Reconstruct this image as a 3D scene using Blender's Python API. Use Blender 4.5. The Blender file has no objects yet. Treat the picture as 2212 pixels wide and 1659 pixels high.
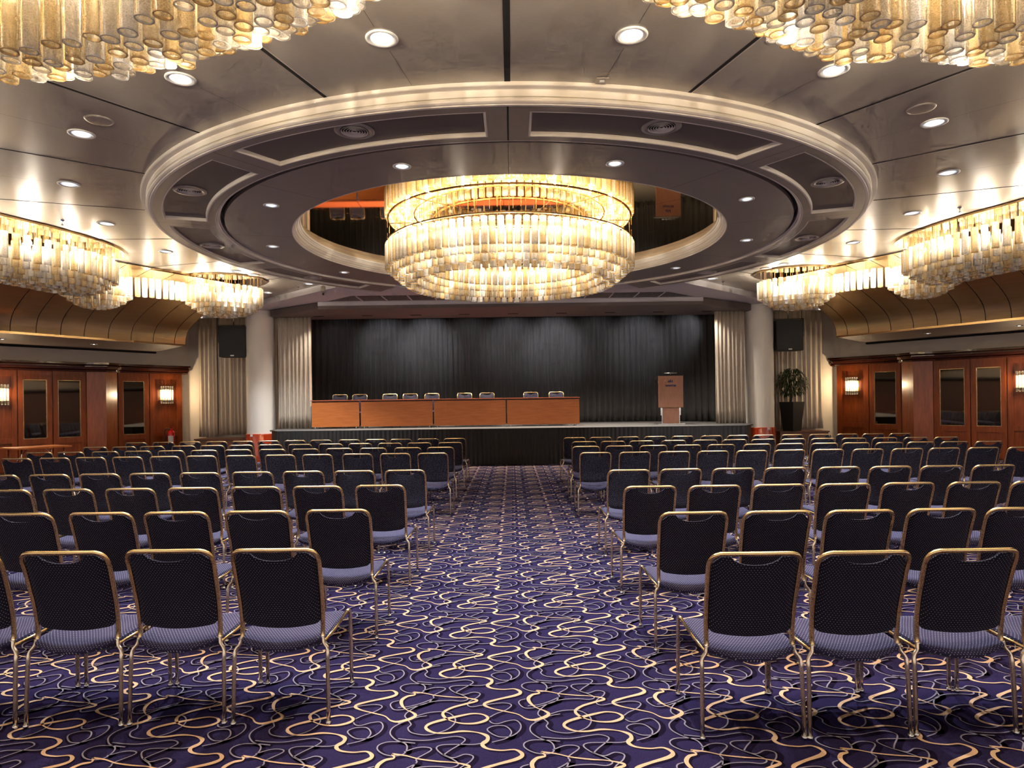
import bpy, bmesh, math, random
import numpy as np
from mathutils import Vector, Matrix
from mathutils.geometry import tessellate_polygon
random.seed(7)
PI = math.pi
S = bpy.context.scene
COL = S.collection
H = 1.53                      # eye height; "rel" heights below are measured from it
F = 1431.06; CYP = 868.0; ROLL = -0.0131; YAW = -0.0002; CAMX = 0.003
K = 1.18                      # size unit of the ring ceiling in metres
CX, CY = 0.0, 9.054 * K             # centre of the round ceiling feature

# ---------------------------------------------------------------- camera
cam_d = bpy.data.cameras.new('camera'); cam = bpy.data.objects.new('camera', cam_d); COL.objects.link(cam)
cam_d.sensor_width = 36; cam_d.lens = 36 * F / 2212; cam_d.shift_y = (CYP - 829.5) / 2212
cam_d.clip_start = 0.05; cam_d.clip_end = 100
c_, s_ = math.cos(ROLL), math.sin(ROLL)
fwd = Vector((-math.sin(YAW), math.cos(YAW), 0)); rt0 = Vector((math.cos(YAW), math.sin(YAW), 0)); upz = Vector((0, 0, 1))
rt = c_ * rt0 + s_ * upz; up = -s_ * rt0 + c_ * upz
m = Matrix((rt, up, -fwd)).transposed().to_4x4(); m.translation = Vector((CAMX, 0, H)); cam.matrix_world = m
S.camera = cam

def at(x, y, rel=None, Y=None):
    """point of the room seen at photograph position x, y, given its height (rel) or its depth (Y)"""
    a = (x - 1106) / F; b = (CYP - y) / F
    d = fwd + rt * a + up * b
    t = rel / d.z if rel is not None else Y / d.y
    return Vector((CAMX, 0, H)) + d * t

# ---------------------------------------------------------------- world, view, exposure
W = bpy.data.worlds.new('world'); S.world = W; W.use_nodes = True
W.node_tree.nodes['Background'].inputs[0].default_value = (0.95, 0.80, 0.70, 1)
W.node_tree.nodes['Background'].inputs[1].default_value = 0.6
S.view_settings.view_transform = 'Standard'; S.view_settings.look = 'None'
S.view_settings.exposure = 1.0; S.view_settings.gamma = 1.0
try: S.view_settings.use_curve_mapping = False
except Exception: pass
try:
    cy = S.cycles
    cy.max_bounces = 5; cy.diffuse_bounces = 3; cy.glossy_bounces = 3; cy.transmission_bounces = 3; cy.transparent_max_bounces = 12
    cy.use_adaptive_sampling = True; cy.adaptive_threshold = 0.07; cy.adaptive_min_samples = 12
    cy.caustics_reflective = False; cy.caustics_refractive = False; cy.sample_clamp_indirect = 8.0; cy.use_denoising = True
    cy.blur_glossy = 0.5
except Exception: pass

def lamp(kind, loc, energy, color, name='lamp_light', **kw):
    d = bpy.data.lights.new(name, kind); d.energy = energy; d.color = color
    for k, v in kw.items(): setattr(d, k, v)
    o = bpy.data.objects.new(name, d); o.location = loc; COL.objects.link(o); return o

WARM = (1.0, 0.885, 0.73); COOL = (0.93, 0.96, 1.0)
E_CENTRE, E_SIDE, E_NEAR, E_DOWN, E_STAGE = 52, 27, 160, 240, 62

# ---------------------------------------------------------------- materials
def mat(name, col, rough=0.5, metal=0.0, **kw):
    m = bpy.data.materials.new(name); m.use_nodes = True
    b = m.node_tree.nodes['Principled BSDF']
    b.inputs['Base Color'].default_value = (*col, 1); b.inputs['Roughness'].default_value = rough; b.inputs['Metallic'].default_value = metal
    for k, v in kw.items(): b.inputs[k].default_value = v
    return m
def nd(m, t, **kw):
    n = m.node_tree.nodes.new(t)
    for k, v in kw.items(): setattr(n, k, v)
    return n
def lk(m, a, b): m.node_tree.links.new(a, b)
def noisy(m, c1, c2, scale=(1, 1, 1), ns=5.0, detail=4, bump=0.0, rough=None):
    b = m.node_tree.nodes['Principled BSDF']
    tc = nd(m, 'ShaderNodeTexCoord'); mp = nd(m, 'ShaderNodeMapping'); mp.inputs['Scale'].default_value = scale
    n = nd(m, 'ShaderNodeTexNoise'); n.inputs['Scale'].default_value = ns; n.inputs['Detail'].default_value = detail
    r = nd(m, 'ShaderNodeValToRGB'); r.color_ramp.elements[0].color = (*c1, 1); r.color_ramp.elements[1].color = (*c2, 1)
    r.color_ramp.elements[0].position = 0.3; r.color_ramp.elements[1].position = 0.7
    lk(m, tc.outputs['Object'], mp.inputs[0]); lk(m, mp.outputs[0], n.inputs['Vector']); lk(m, n.outputs['Fac'], r.inputs[0]); lk(m, r.outputs[0], b.inputs['Base Color'])
    if bump:
        bp = nd(m, 'ShaderNodeBump'); bp.inputs['Strength'].default_value = bump; bp.inputs['Distance'].default_value = 0.01
        lk(m, n.outputs['Fac'], bp.inputs['Height']); lk(m, bp.outputs[0], b.inputs['Normal'])
    return m
def emis(name, col, strength):
    m = mat(name, (0, 0, 0)); b = m.node_tree.nodes['Principled BSDF']
    b.inputs['Emission Color'].default_value = (*col, 1); b.inputs['Emission Strength'].default_value = strength
    m.cycles.emission_sampling = 'NONE'
    return m

M = {}
M['ceiling'] = noisy(mat('satin taupe ceiling', (0.44, 0.40, 0.345), 0.30, 0.3), (0.425, 0.385, 0.33), (0.465, 0.42, 0.365), (1, 6, 1), 30, 2)
M['band'] = mat('taupe ring panel', (0.30, 0.262, 0.228), 0.42, 0.25)
M['coffer'] = mat('dark coffer panel', (0.175, 0.142, 0.122), 0.5, 0.15)
M['mould'] = mat('pale moulding', (0.88, 0.82, 0.73), 0.5)
M['groove'] = mat('dark joint', (0.006, 0.005, 0.005), 0.8)
M['lowceil'] = mat('lower ceiling tinted by stage light', (0.62, 0.60, 0.64), 0.6)  # pale lavender paints the cool stage light into the colour
M['brownbeam'] = mat('brown stage soffit', (0.17, 0.135, 0.125), 0.6)
M['mirror'] = mat('bronze mirror', (0.62, 0.43, 0.20), 0.03, 1.0)
M['gold'] = noisy(mat('brushed gold metal', (0.7, 0.5, 0.25), 0.30, 0.85), (0.58, 0.40, 0.18), (0.64, 0.45, 0.21), (0.3, 0.3, 6), 5, 2)
M['goldrim'] = mat('gold rim', (0.75, 0.52, 0.26), 0.2, 1.0)
M['brass'] = mat('champagne brass tube', (0.72, 0.52, 0.27), 0.24, 1.0)
M['chrome'] = mat('bronze chrome tube', (0.66, 0.56, 0.45), 0.24, 1.0)
M['steel'] = mat('steel', (0.7, 0.7, 0.7), 0.2, 1.0)
M['white'] = mat('white plastic', (0.8, 0.8, 0.78), 0.4)
M['wall'] = noisy(mat('cream wall', (0.7, 0.62, 0.52), 0.8), (0.70, 0.63, 0.53), (0.76, 0.68, 0.58), (1, 1, 1), 3, 2)
M['column'] = mat('cream painted column', (0.86, 0.82, 0.76), 0.55)
M['wood'] = noisy(mat('cherry panelling', (0.2, 0.04, 0.01), 0.3, 0.0, **{'Coat Weight': 0.15, 'Coat Roughness': 0.15}), (0.14, 0.027, 0.005), (0.24, 0.052, 0.010), (6, 6, 0.7), 4, 5)
M['plinth'] = noisy(mat('red cherry plinth', (0.3, 0.03, 0.01), 0.15, 0.0, **{'Coat Weight': 0.6}), (0.36, 0.030, 0.006), (0.5, 0.06, 0.012), (5, 5, 0.8), 4, 5)
M['darkwood'] = mat('dark lacquered cornice', (0.05, 0.014, 0.008), 0.12, 0.0, **{'Coat Weight': 1.0, 'Coat Roughness': 0.05})
M['woodbox'] = noisy(mat('brown bench wood', (0.12, 0.04, 0.015), 0.35), (0.13, 0.045, 0.015), (0.2, 0.07, 0.025), (0.6, 3, 3), 4, 4)
M['tablewood'] = noisy(mat('orange beech laminate', (0.5, 0.17, 0.05), 0.4), (0.58, 0.155, 0.03), (0.72, 0.22, 0.05), (0.8, 3, 9), 3, 6)
M['lectern'] = noisy(mat('pinkish beech laminate', (0.42, 0.19, 0.11), 0.45), (0.42, 0.185, 0.11), (0.48, 0.225, 0.14), (4, 3, 1), 4, 4)
M['tabletrim'] = mat('red wood edge', (0.42, 0.10, 0.04), 0.35)
M['darkglass'] = mat('dark mirror glass', (0.20, 0.17, 0.13), 0.03, 1.0)
M['black'] = mat('black matt', (0.012, 0.012, 0.012), 0.6)
M['blackgloss'] = mat('black gloss', (0.01, 0.01, 0.01), 0.2)
M['speaker'] = noisy(mat('black speaker grille', (0.02, 0.02, 0.02), 0.7), (0.012, 0.012, 0.012), (0.03, 0.03, 0.03), (1, 1, 1), 90, 2)
M['red'] = mat('red enamel', (0.6, 0.01, 0.015), 0.25)
M['beige'] = noisy(mat('beige curtain', (0.42, 0.35, 0.28), 0.9), (0.52, 0.45, 0.37), (0.63, 0.55, 0.46), (8, 8, 0.8), 6, 4)
M['blackcloth'] = noisy(mat('black curtain', (0.03, 0.027, 0.025), 0.85, 0.0, **{'Sheen Weight': 0.25}), (0.030, 0.027, 0.026), (0.052, 0.047, 0.045), (9, 9, 0.6), 7, 4)
M['skirt'] = noisy(mat('black pleated skirt', (0.013, 0.012, 0.012), 0.8, 0.0), (0.008, 0.007, 0.007), (0.028, 0.025, 0.025), (14, 14, 0.4), 6, 3)
M['stagefloor'] = noisy(mat('grey stage floor', (0.07, 0.067, 0.066), 0.7), (0.06, 0.058, 0.057), (0.09, 0.085, 0.083), (1, 1, 1), 40, 3)
M['leaf'] = noisy(mat('dark green leaf', (0.015, 0.04, 0.01), 0.45), (0.010, 0.024, 0.008), (0.035, 0.075, 0.02), (1, 1, 1), 12, 2)
M['stem'] = mat('brown stem', (0.07, 0.05, 0.03), 0.8)
M['soil'] = mat('dark soil', (0.02, 0.014, 0.01), 0.9)
M['logo'] = mat('navy logo print', (0.01, 0.02, 0.16), 0.5)
M['paper'] = mat('printed paper label', (0.65, 0.63, 0.6), 0.7)
M['ink'] = mat('dark print', (0.05, 0.05, 0.06), 0.7)
M['lampon'] = emis('downlight lens lit', (0.93, 0.96, 1.0), 12)
M['bulb'] = emis('frosted bulb lit', (1.0, 0.86, 0.66), 55)
M['sconceon'] = emis('sconce lamp lit', (1.0, 0.80, 0.55), 14)
M['reflector'] = mat('downlight reflector', (0.75, 0.77, 0.8), 0.35, 1.0)
M['grille'] = noisy(mat('dark lattice grille', (0.03, 0.03, 0.03), 0.5), (0.008, 0.008, 0.008), (0.16, 0.15, 0.16), (1, 1, 1), 18, 2)
# carpet
M['navy'] = noisy(mat('navy carpet', (0.018, 0.013, 0.045), 0.95), (0.0165, 0.0125, 0.040), (0.024, 0.0175, 0.054), (1, 1, 1), 160, 2, 0.3)
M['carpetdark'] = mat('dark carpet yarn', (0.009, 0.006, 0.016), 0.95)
M['carpetgrey'] = mat('grey lilac carpet yarn', (0.20, 0.175, 0.215), 0.95)
for q in ('navy', 'carpetdark', 'carpetgrey'): M[q].node_tree.nodes['Principled BSDF'].inputs['Specular IOR Level'].default_value = 0.0
M['carpettan'] = noisy(mat('tan carpet yarn', (0.62, 0.40, 0.24), 0.95), (0.43, 0.26, 0.15), (0.53, 0.335, 0.20), (1, 1, 1), 220, 2)

def glass(name, tint, body, edge=False):
    m = bpy.data.materials.new(name); m.use_nodes = True; nt = m.node_tree; nt.nodes.clear()
    out = nd(m, 'ShaderNodeOutputMaterial'); tr = nd(m, 'ShaderNodeBsdfTransparent'); tr.inputs[0].default_value = (*tint, 1)
    tl = nd(m, 'ShaderNodeBsdfTranslucent'); tl.inputs[0].default_value = (*body, 1)
    df = nd(m, 'ShaderNodeBsdfDiffuse'); df.inputs[0].default_value = (*body, 1)
    gl = nd(m, 'ShaderNodeBsdfGlossy'); gl.inputs[1].default_value = 0.12
    tc = nd(m, 'ShaderNodeTexCoord'); n = nd(m, 'ShaderNodeTexVoronoi'); n.inputs['Scale'].default_value = 125
    lk(m, tc.outputs['Object'], n.inputs['Vector'])
    m1 = nd(m, 'ShaderNodeMixShader'); m1.inputs[0].default_value = 0.38; lk(m, tl.outputs[0], m1.inputs[1]); lk(m, df.outputs[0], m1.inputs[2])
    # pebbled glass: speckled mix of clear and cloudy
    r = nd(m, 'ShaderNodeMapRange'); r.inputs['From Min'].default_value = 0.15; r.inputs['From Max'].default_value = 0.75
    r.inputs['To Min'].default_value = 0.35 if not edge else 0.85; r.inputs['To Max'].default_value = 0.8 if not edge else 0.95
    lk(m, n.outputs['Distance'], r.inputs['Value'])
    m2 = nd(m, 'ShaderNodeMixShader'); lk(m, r.outputs[0], m2.inputs[0]); lk(m, tr.outputs[0], m2.inputs[1]); lk(m, m1.outputs[0], m2.inputs[2])
    fr = nd(m, 'ShaderNodeFresnel'); fr.inputs[0].default_value = 1.45
    m3 = nd(m, 'ShaderNodeMixShader'); fm_ = nd(m, 'ShaderNodeMath', operation='MULTIPLY'); fm_.inputs[1].default_value = 0.4; lk(m, fr.outputs[0], fm_.inputs[0]); lk(m, fm_.outputs[0], m3.inputs[0]); lk(m, m2.outputs[0], m3.inputs[1]); lk(m, gl.outputs[0], m3.inputs[2])
    lk(m, m3.outputs[0], out.inputs[0]); return m
M['clear'] = glass('clear pebbled glass', (0.96, 0.96, 0.96), (0.93, 0.91, 0.88))
M['amber'] = glass('amber pebbled glass', (0.97, 0.91, 0.78), (0.93, 0.80, 0.56))
M['clearrim'] = glass('clear glass rim', (0.95, 0.95, 0.95), (0.92, 0.9, 0.88), True)
M['amberrim'] = glass('amber glass rim', (0.95, 0.86, 0.68), (0.92, 0.72, 0.42), True)
M['bar'] = glass('clear glass bar', (0.97, 0.97, 0.97), (0.9, 0.88, 0.84))

def fabric(name, base, dot, u=0.0145, v=0.0115, r=0.13, op='SUBTRACT'):
    m = mat(name, base, 0.85, 0.0); b = m.node_tree.nodes['Principled BSDF']
    b.inputs['Specular IOR Level'].default_value = 0.1; b.inputs['Sheen Weight'].default_value = 0.12; b.inputs['Sheen Roughness'].default_value = 0.4; b.inputs['Sheen Tint'].default_value = (0.6, 0.6, 0.9, 1)
    tc = nd(m, 'ShaderNodeTexCoord'); sp = nd(m, 'ShaderNodeSeparateXYZ'); lk(m, tc.outputs['Object'], sp.inputs[0])
    def mth(op, a, bb=None):
        n = nd(m, 'ShaderNodeMath', operation=op)
        for i, q in enumerate((a, bb)):
            if q is None: continue
            if isinstance(q, (int, float)): n.inputs[i].default_value = q
            else: lk(m, q, n.inputs[i])
        return n.outputs[0]
    vv = mth('DIVIDE', mth(op, sp.outputs['Z'], sp.outputs['Y']), v)
    row = mth('FLOOR', vv)
    uu = mth('ADD', mth('DIVIDE', sp.outputs['X'], u), mth('MULTIPLY', row, 0.5))
    du = mth('SUBTRACT', mth('FRACT', uu), 0.5); dv = mth('MULTIPLY', mth('SUBTRACT', mth('FRACT', vv), 0.5), v / u)
    d = mth('SQRT', mth('ADD', mth('MULTIPLY', du, du), mth('MULTIPLY', dv, dv)))
    k = mth('LESS_THAN', d, r)
    mx = nd(m, 'ShaderNodeMix', data_type='RGBA'); mx.inputs['A'].default_value = (*base, 1); mx.inputs['B'].default_value = (*dot, 1)
    lk(m, k, mx.inputs['Factor']); lk(m, mx.outputs['Result'], b.inputs['Base Color'])
    return m
M['fabric'] = fabric('shaded navy dotted upholstery', (0.012, 0.011, 0.023), (0.34, 0.32, 0.34), r=0.115)  # chair backs: darker copy of the cloth, their shade painted in
M['seatfabric_lit'] = fabric('lit navy dotted seat upholstery', (0.027, 0.024, 0.060), (0.38, 0.37, 0.43), op='ADD')  # seats: brighter copy of the cloth, lamp light painted into the colour

# ---------------------------------------------------------------- mesh building
class MB:
    def __init__(s): s.v = []; s.f = []; s.mi = []; s.sm = []
    def add(s, vs, fs, mi=0, sm=False, tf=None):
        o = len(s.v)
        s.v += [tuple(tf @ Vector(p)) if tf else tuple(p) for p in vs]
        for f in fs: s.f.append(tuple(o + i for i in f)); s.mi.append(mi); s.sm.append(sm)
    def box(s, x0, x1, y0, y1, z0, z1, mi=0, tf=None, bev=0.0):
        if bev:
            b = bev; bm = bmesh.new(); bmesh.ops.create_cube(bm, size=1)
            for v in bm.verts: v.co = Vector(((x0 + x1) / 2 + v.co.x * (x1 - x0), (y0 + y1) / 2 + v.co.y * (y1 - y0), (z0 + z1) / 2 + v.co.z * (z1 - z0)))
            bmesh.ops.bevel(bm, geom=bm.edges[:], offset=b, segments=2, affect='EDGES', profile=0.6)
            bm.verts.index_update()
            s.add([v.co.copy() for v in bm.verts], [[v.index for v in f.verts] for f in bm.faces], mi, False, tf); bm.free(); return s
        vs = [(x, y, z) for x in (x0, x1) for y in (y0, y1) for z in (z0, z1)]
        s.add(vs, [(0, 1, 3, 2), (4, 6, 7, 5), (0, 4, 5, 1), (2, 3, 7, 6), (0, 2, 6, 4), (1, 5, 7, 3)], mi, False, tf); return s
    def grid(s, rows, mi=0, sm=True, closed_u=False, closed_v=False, tf=None):
        nr, nc = len(rows), len(rows[0]); vs = [p for r in rows for p in r]; fs = []
        for i in range(nr if closed_v else nr - 1):
            for j in range(nc if closed_u else nc - 1):
                a = i * nc + j; b = i * nc + (j + 1) % nc; c = ((i + 1) % nr) * nc + (j + 1) % nc; d = ((i + 1) % nr) * nc + j
                fs.append((a, b, c, d))
        s.add(vs, fs, mi, sm, tf); return s
    def lathe(s, prof, n=24, cx=0, cy=0, mi=0, a0=0, a1=2 * PI, sm=True, tf=None):
        full = abs(a1 - a0 - 2 * PI) < 1e-6
        k = n if full else n + 1
        rows = [[(cx + r * math.cos(a0 + (a1 - a0) * j / n), cy + r * math.sin(a0 + (a1 - a0) * j / n), z) for j in range(k)] for r, z in prof]
        return s.grid(rows, mi, sm, closed_u=full, tf=tf)
    def tube(s, pts, r, n=8, mi=0, cap=True, tf=None):
        pts = [Vector(p) for p in pts]; rows = []; up_ = None
        for i, p in enumerate(pts):
            t = (pts[min(i + 1, len(pts) - 1)] - pts[max(i - 1, 0)]).normalized()
            if up_ is None: up_ = t.orthogonal().normalized()
            else: up_ = (up_ - t * up_.dot(t)).normalized()
            w = t.cross(up_); rr = r[i] if isinstance(r, (list, tuple)) else r
            rows.append([p + (up_ * math.cos(2 * PI * j / n) + w * math.sin(2 * PI * j / n)) * rr for j in range(n)])
        o = len(s.v); s.grid(rows, mi, True, closed_u=True, tf=tf)
        if cap:
            s.f.append(tuple(o + j for j in range(n))[::-1]); s.mi.append(mi); s.sm.append(False)
            s.f.append(tuple(o + (len(pts) - 1) * n + j for j in range(n))); s.mi.append(mi); s.sm.append(False)
        return s
    def slab(s, loops, z0, z1, mi=0, mside=None, top=True):
        """flat slab with holes; loops[0] outer, rest holes (2D points)"""
        L = [[Vector((x, y, 0)) for x, y in l] for l in loops]; flat = [p for l in L for p in l]; n = len(flat)
        tris = tessellate_polygon(L)
        s.add([(p.x, p.y, z0) for p in flat], tris, mi)
        if top: s.add([(p.x, p.y, z1) for p in flat], [t[::-1] for t in tris], mi)
        for l in L:
            k = len(l); vs = [(p.x, p.y, z0) for p in l] + [(p.x, p.y, z1) for p in l]
            s.add(vs, [(i, (i + 1) % k, k + (i + 1) % k, k + i) for i in range(k)], mi if mside is None else mside)
        return s
    def build(s, name, mats, parent=None, loc=None, rz=0, fix=True):
        me = bpy.data.meshes.new(name); me.from_pydata(s.v, [], s.f)
        mats = mats if isinstance(mats, (list, tuple)) else [mats]
        for q in mats: me.materials.append(M[q] if isinstance(q, str) else q)
        me.polygons.foreach_set('material_index', s.mi); me.polygons.foreach_set('use_smooth', s.sm); me.update()
        if fix:
            bm = bmesh.new(); bm.from_mesh(me); bmesh.ops.recalc_face_normals(bm, faces=bm.faces); bm.to_mesh(me); bm.free()
        o = bpy.data.objects.new(name, me); COL.objects.link(o)
        if parent is not None: o.parent = parent
        if loc is not None: o.location = loc
        if rz: o.rotation_euler = (0, 0, rz)
        return o

def tag(o, label=None, cat=None, group=None, kind=None):
    for k, v in (('label', label), ('category', cat), ('group', group), ('kind', kind)):
        if v: o[k] = v
    return o
def empty(name, loc, rz=0, label=None, cat=None, group=None):
    o = bpy.data.objects.new(name, None); o.empty_display_size = 0.1; COL.objects.link(o)
    o.location = loc; o.rotation_euler = (0, 0, rz); return tag(o, label, cat, group)
def struct(o): o['kind'] = 'structure'; return o
def copy_tree(o, parent=None):
    c = o.copy(); COL.objects.link(c)
    if parent is not None: c.parent = parent
    for ch in list(o.children): copy_tree(ch, c)
    return c
def catmull(P, n, closed=False):
    P = [np.array(p, float) for p in P]; out = []; k = len(P)
    rng = range(k) if closed else range(k - 1)
    for i in rng:
        p0 = P[(i - 1) % k] if closed or i > 0 else 2 * P[0] - P[1]
        p1 = P[i]; p2 = P[(i + 1) % k]
        p3 = P[(i + 2) % k] if closed or i + 2 < k else 2 * P[-1] - P[-2]
        for j in range(n):
            t = j / n
            out.append(0.5 * ((2 * p1) + (-p0 + p2) * t + (2 * p0 - 5 * p1 + 4 * p2 - p3) * t * t + (-p0 + 3 * p1 - 3 * p2 + p3) * t ** 3))
    if not closed: out.append(P[-1])
    return out
def pol(R, deg):   # ring angle: 0 = towards the camera, positive = right
    a = math.radians(deg); return (CX + K * R * math.sin(a), CY - K * R * math.cos(a))
def arc(R, d0, d1, step=2.0):
    n = max(2, int(abs(d1 - d0) / step)); return [pol(R, d0 + (d1 - d0) * i / n) for i in range(n + 1)]
def circ(x, y, r, n=20): return [(x + r * math.cos(2 * PI * i / n), y + r * math.sin(2 * PI * i / n)) for i in range(n)]
def inpoly(x, y, P):
    c = False; n = len(P)
    for i in range(n):
        x1, y1 = P[i]; x2, y2 = P[i - 1]
        if (y1 > y) != (y2 > y) and x < (x2 - x1) * (y - y1) / (y2 - y1) + x1: c = not c
    return c

# ================================================================= FLOOR with woven scroll pattern
def T(cx, cy):
    p = at(860 + cx / 6.168, 1390 + cy / 6.168, rel=-H); return (p.x, p.y)
colv = np.array(T(1715, 735)) - np.array(T(30, 755)); rowv = np.array(T(1680, 1480)) - np.array(T(1640, 650))
colv[1] = 0.0; rowv[0] = 0.0
tan1 = [(200, 650, 20), (350, 665, 12), (500, 695, 12), (700, 715, 14), (900, 727, 10), (1055, 763, 26), (900, 808, 26), (720, 858, 28), (605, 920, 34), (610, 975, 34), (690, 1028, 12), (850, 1068, 16),
        (1020, 1068, 24), (1150, 1035, 34), (1195, 992, 34), (1130, 950, 16), (1000, 937, 18), (850, 962, 26), (640, 1010, 32), (450, 1062, 32), (370, 1112, 34), (400, 1160, 30), (500, 1195, 16),
        (650, 1197, 20), (850, 1172, 22), (1050, 1188, 12), (1180, 1232, 36)]
tan2 = [(1245, 520, 44), (1190, 562, 44), (1250, 600, 20), (1400, 615, 14), (1550, 608, 16), (1630, 650, 42), (1570, 692, 36), (1350, 742, 26), (1185, 787, 34), (1150, 825, 34), (1250, 868, 16),
        (1450, 912, 14), (1600, 948, 12), (1700, 1005, 16), (1810, 1022, 26), (1950, 985, 40), (2005, 940, 40), (1950, 900, 20), (1850, 862, 10), (1765, 800, 34), (1735, 735, 46), (1790, 685, 30), (1880, 664, 20)]
def W2(pts, off=(0, 0)):
    return [(*(np.array(T(x, y)) + np.array(off)), w / 6.168 * 3.55 / F * 1.0) for x, y, w in pts]
tan = W2(tan1) + W2(tan2, rowv)
nextp = (np.array(W2(tan1)[0][:2]) + colv + rowv)
tan = tan + [(nextp[0], nextp[1], tan[0][2])]
g = 9
grey = [
 [(1215, 1030), (1250, 1060), (1330, 1070), (1450, 1035), (1570, 1025), (1635, 1090), (1610, 1170), (1500, 1238), (1350, 1245), (1225, 1190), (1190, 1140), (1280, 1100), (1420, 1100), (1500, 1160), (1500, 1215), (1430, 1270), (1250, 1318)],
 [(1210, 545), (1100, 560), (950, 560), (750, 565), (685, 595), (750, 650), (880, 700), (930, 742), (850, 770), (700, 760), (500, 770), (300, 820), (150, 900), (90, 962), (120, 1012), (172, 1080), (130, 1130), (180, 1190),
  (350, 1220), (500, 1200), (650, 1150), (740, 1080), (762, 1010), (700, 940), (600, 912), (430, 920), (270, 960), (100, 1020), (0, 1066)],
 [(2159, 940), (2000, 972), (1870, 1030), (1770, 1100), (1770, 1180), (1880, 1260), (2030, 1312), (2080, 1380), (2060, 1450), (1950, 1475), (1800, 1450), (1690, 1390), (1682, 1330), (1780, 1290), (1950, 1288), (2159, 1305)],
 [(0, 1270), (200, 1290), (400, 1290), (600, 1260), (780, 1240), (890, 1275), (850, 1330), (700, 1420), (600, 1490)],
 [(755, 650), (870, 682), (1000, 650), (1090, 668), (1060, 715), (950, 775), (925, 820), (980, 845), (1120, 825), (1350, 795), (1470, 800), (1508, 832), (1430, 890), (1300, 940), (1220, 985)],
 [(330, 630), (480, 590), (600, 590), (622, 618), (475, 690), (470, 730), (330, 790), (150, 840), (0, 855)],
 [(2140, 710), (2100, 770), (1950, 820), (1800, 860), (1680, 858), (1610, 800), (1625, 760), (1700, 740)],
]
def ribbon_tile(pts, n, z, dx=0.0, dy=0.0, wmul=1.0, fore=False):
    P = np.array(catmull(pts, n)); xy = P[:, :2] + np.array([dx, dy]); w = np.maximum(P[:, 2], 0.003) * wmul / 2
    t = np.gradient(xy, axis=0); t /= np.linalg.norm(t, axis=1)[:, None] + 1e-9; w = w * (np.sqrt((t[:, 0] * 1.75) ** 2 + t[:, 1] ** 2) if fore else 1.0); nn = np.stack([-t[:, 1], t[:, 0]], 1)
    a = xy + nn * w[:, None]; b = xy - nn * w[:, None]
    V = np.empty((len(P) * 2, 3)); V[0::2, :2] = a; V[1::2, :2] = b; V[:, 2] = z
    k = np.arange(len(P) - 1) * 2
    return V, np.stack([k, k + 1, k + 3, k + 2], 1)
def tile(n, ng):
    Vs, Fs, Ms = [], [], []; off = 0
    def push(V, Fq, mi):
        nonlocal off
        Vs.append(V); Fs.append(Fq + off); Ms.append(np.full(len(Fq), mi)); off += len(V)
    for L in grey:
        wp = [(*T(x, y), 0.0065) for x, y in L]
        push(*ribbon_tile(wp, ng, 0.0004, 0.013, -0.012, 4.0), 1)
        push(*ribbon_tile(wp, ng, 0.0009), 2)
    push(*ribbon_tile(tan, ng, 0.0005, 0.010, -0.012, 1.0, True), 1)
    push(*ribbon_tile(tan, n, 0.0014, fore=True), 3)
    return np.concatenate(Vs), np.concatenate(Fs), np.concatenate(Ms)
near_t, far_t = tile(6, 5), tile(2, 2)
VV = [np.array([[-20, -4, 0], [20, -4, 0], [20, 20, 0], [-20, 20, 0]], float)]; FF = [np.array([[0, 1, 2, 3]])]; MM = [np.array([0])]; off = 4
base = np.array(T(1100, 1000))
for j in range(-40, 8):
    for i in range(-30, 31):
        o = colv * i + rowv * j; c = base + o
        if c[1] < 1.9 or c[1] > 19.3 or abs(c[0]) > 0.79 * c[1] + 1.3 or (c[1] > 16.6 and abs(c[0]) < 5.2): continue
        V, Fq, mi = near_t if c[1] < 6.5 else far_t
        V = V.copy(); V[:, :2] += o; VV.append(V); FF.append(Fq + off); MM.append(mi); off += len(V)
VV = np.concatenate(VV); FF = np.concatenate(FF); MM = np.concatenate(MM)
me = bpy.data.meshes.new('floor'); me.vertices.add(len(VV)); me.vertices.foreach_set('co', VV.astype('f').ravel())
me.loops.add(len(FF) * 4); me.loops.foreach_set('vertex_index', FF.astype('i').ravel()); me.polygons.add(len(FF))
me.polygons.foreach_set('loop_start', np.arange(0, len(FF) * 4, 4, dtype='i'))
me.polygons.foreach_set('material_index', MM.astype('i')); me.update(calc_edges=True); me.validate()
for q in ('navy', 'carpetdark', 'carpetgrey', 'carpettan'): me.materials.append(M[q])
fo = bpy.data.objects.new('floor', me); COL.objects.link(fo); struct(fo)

# ================================================================= CEILING
Z = lambda rel: H + K * rel     # ceiling heights, in ring units above the eye
Zr = lambda rel: H + rel         # plain metres above the eye
SP = 17.62
TD, TE = 133.6, 145.1
dg = (-0.72, 0.695); FAR = 19.3
pL = pol(4.387, -TD); tEnd = (FAR - pL[1]) / dg[1]
eL = (pL[0] + dg[0] * tEnd, FAR); eR = (-eL[0], FAR)
down_main = [(5.03, s * a) for a in (8.8, 26.5, 44.2, 61.7, 79.3, 96.5, 114.1) for s in (-1, 1)]
for px_ in ((667, 613), (1538, 601.7), (578.5, 632)):
    q = at(*px_, rel=2.25 * K); down_main.append((math.hypot(q.x - CX, q.y - CY) / K, math.degrees(math.atan2(q.x, CY - q.y))))
down_disc = [(3.206, s * a) for a in (17.5, 52.8, 88.3, 122.7) for s in (-1, 1)]
outer = [(-15, -4), (15, -4), (15, FAR), eR] + arc(4.387, TD, -TD) + [eL, (-15, FAR)]
mainholes = [circ(*pol(R, a), 0.088) for R, a in down_main]
b = MB(); b.slab([outer] + mainholes, Z(2.25), Z(2.29), 0)
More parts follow.
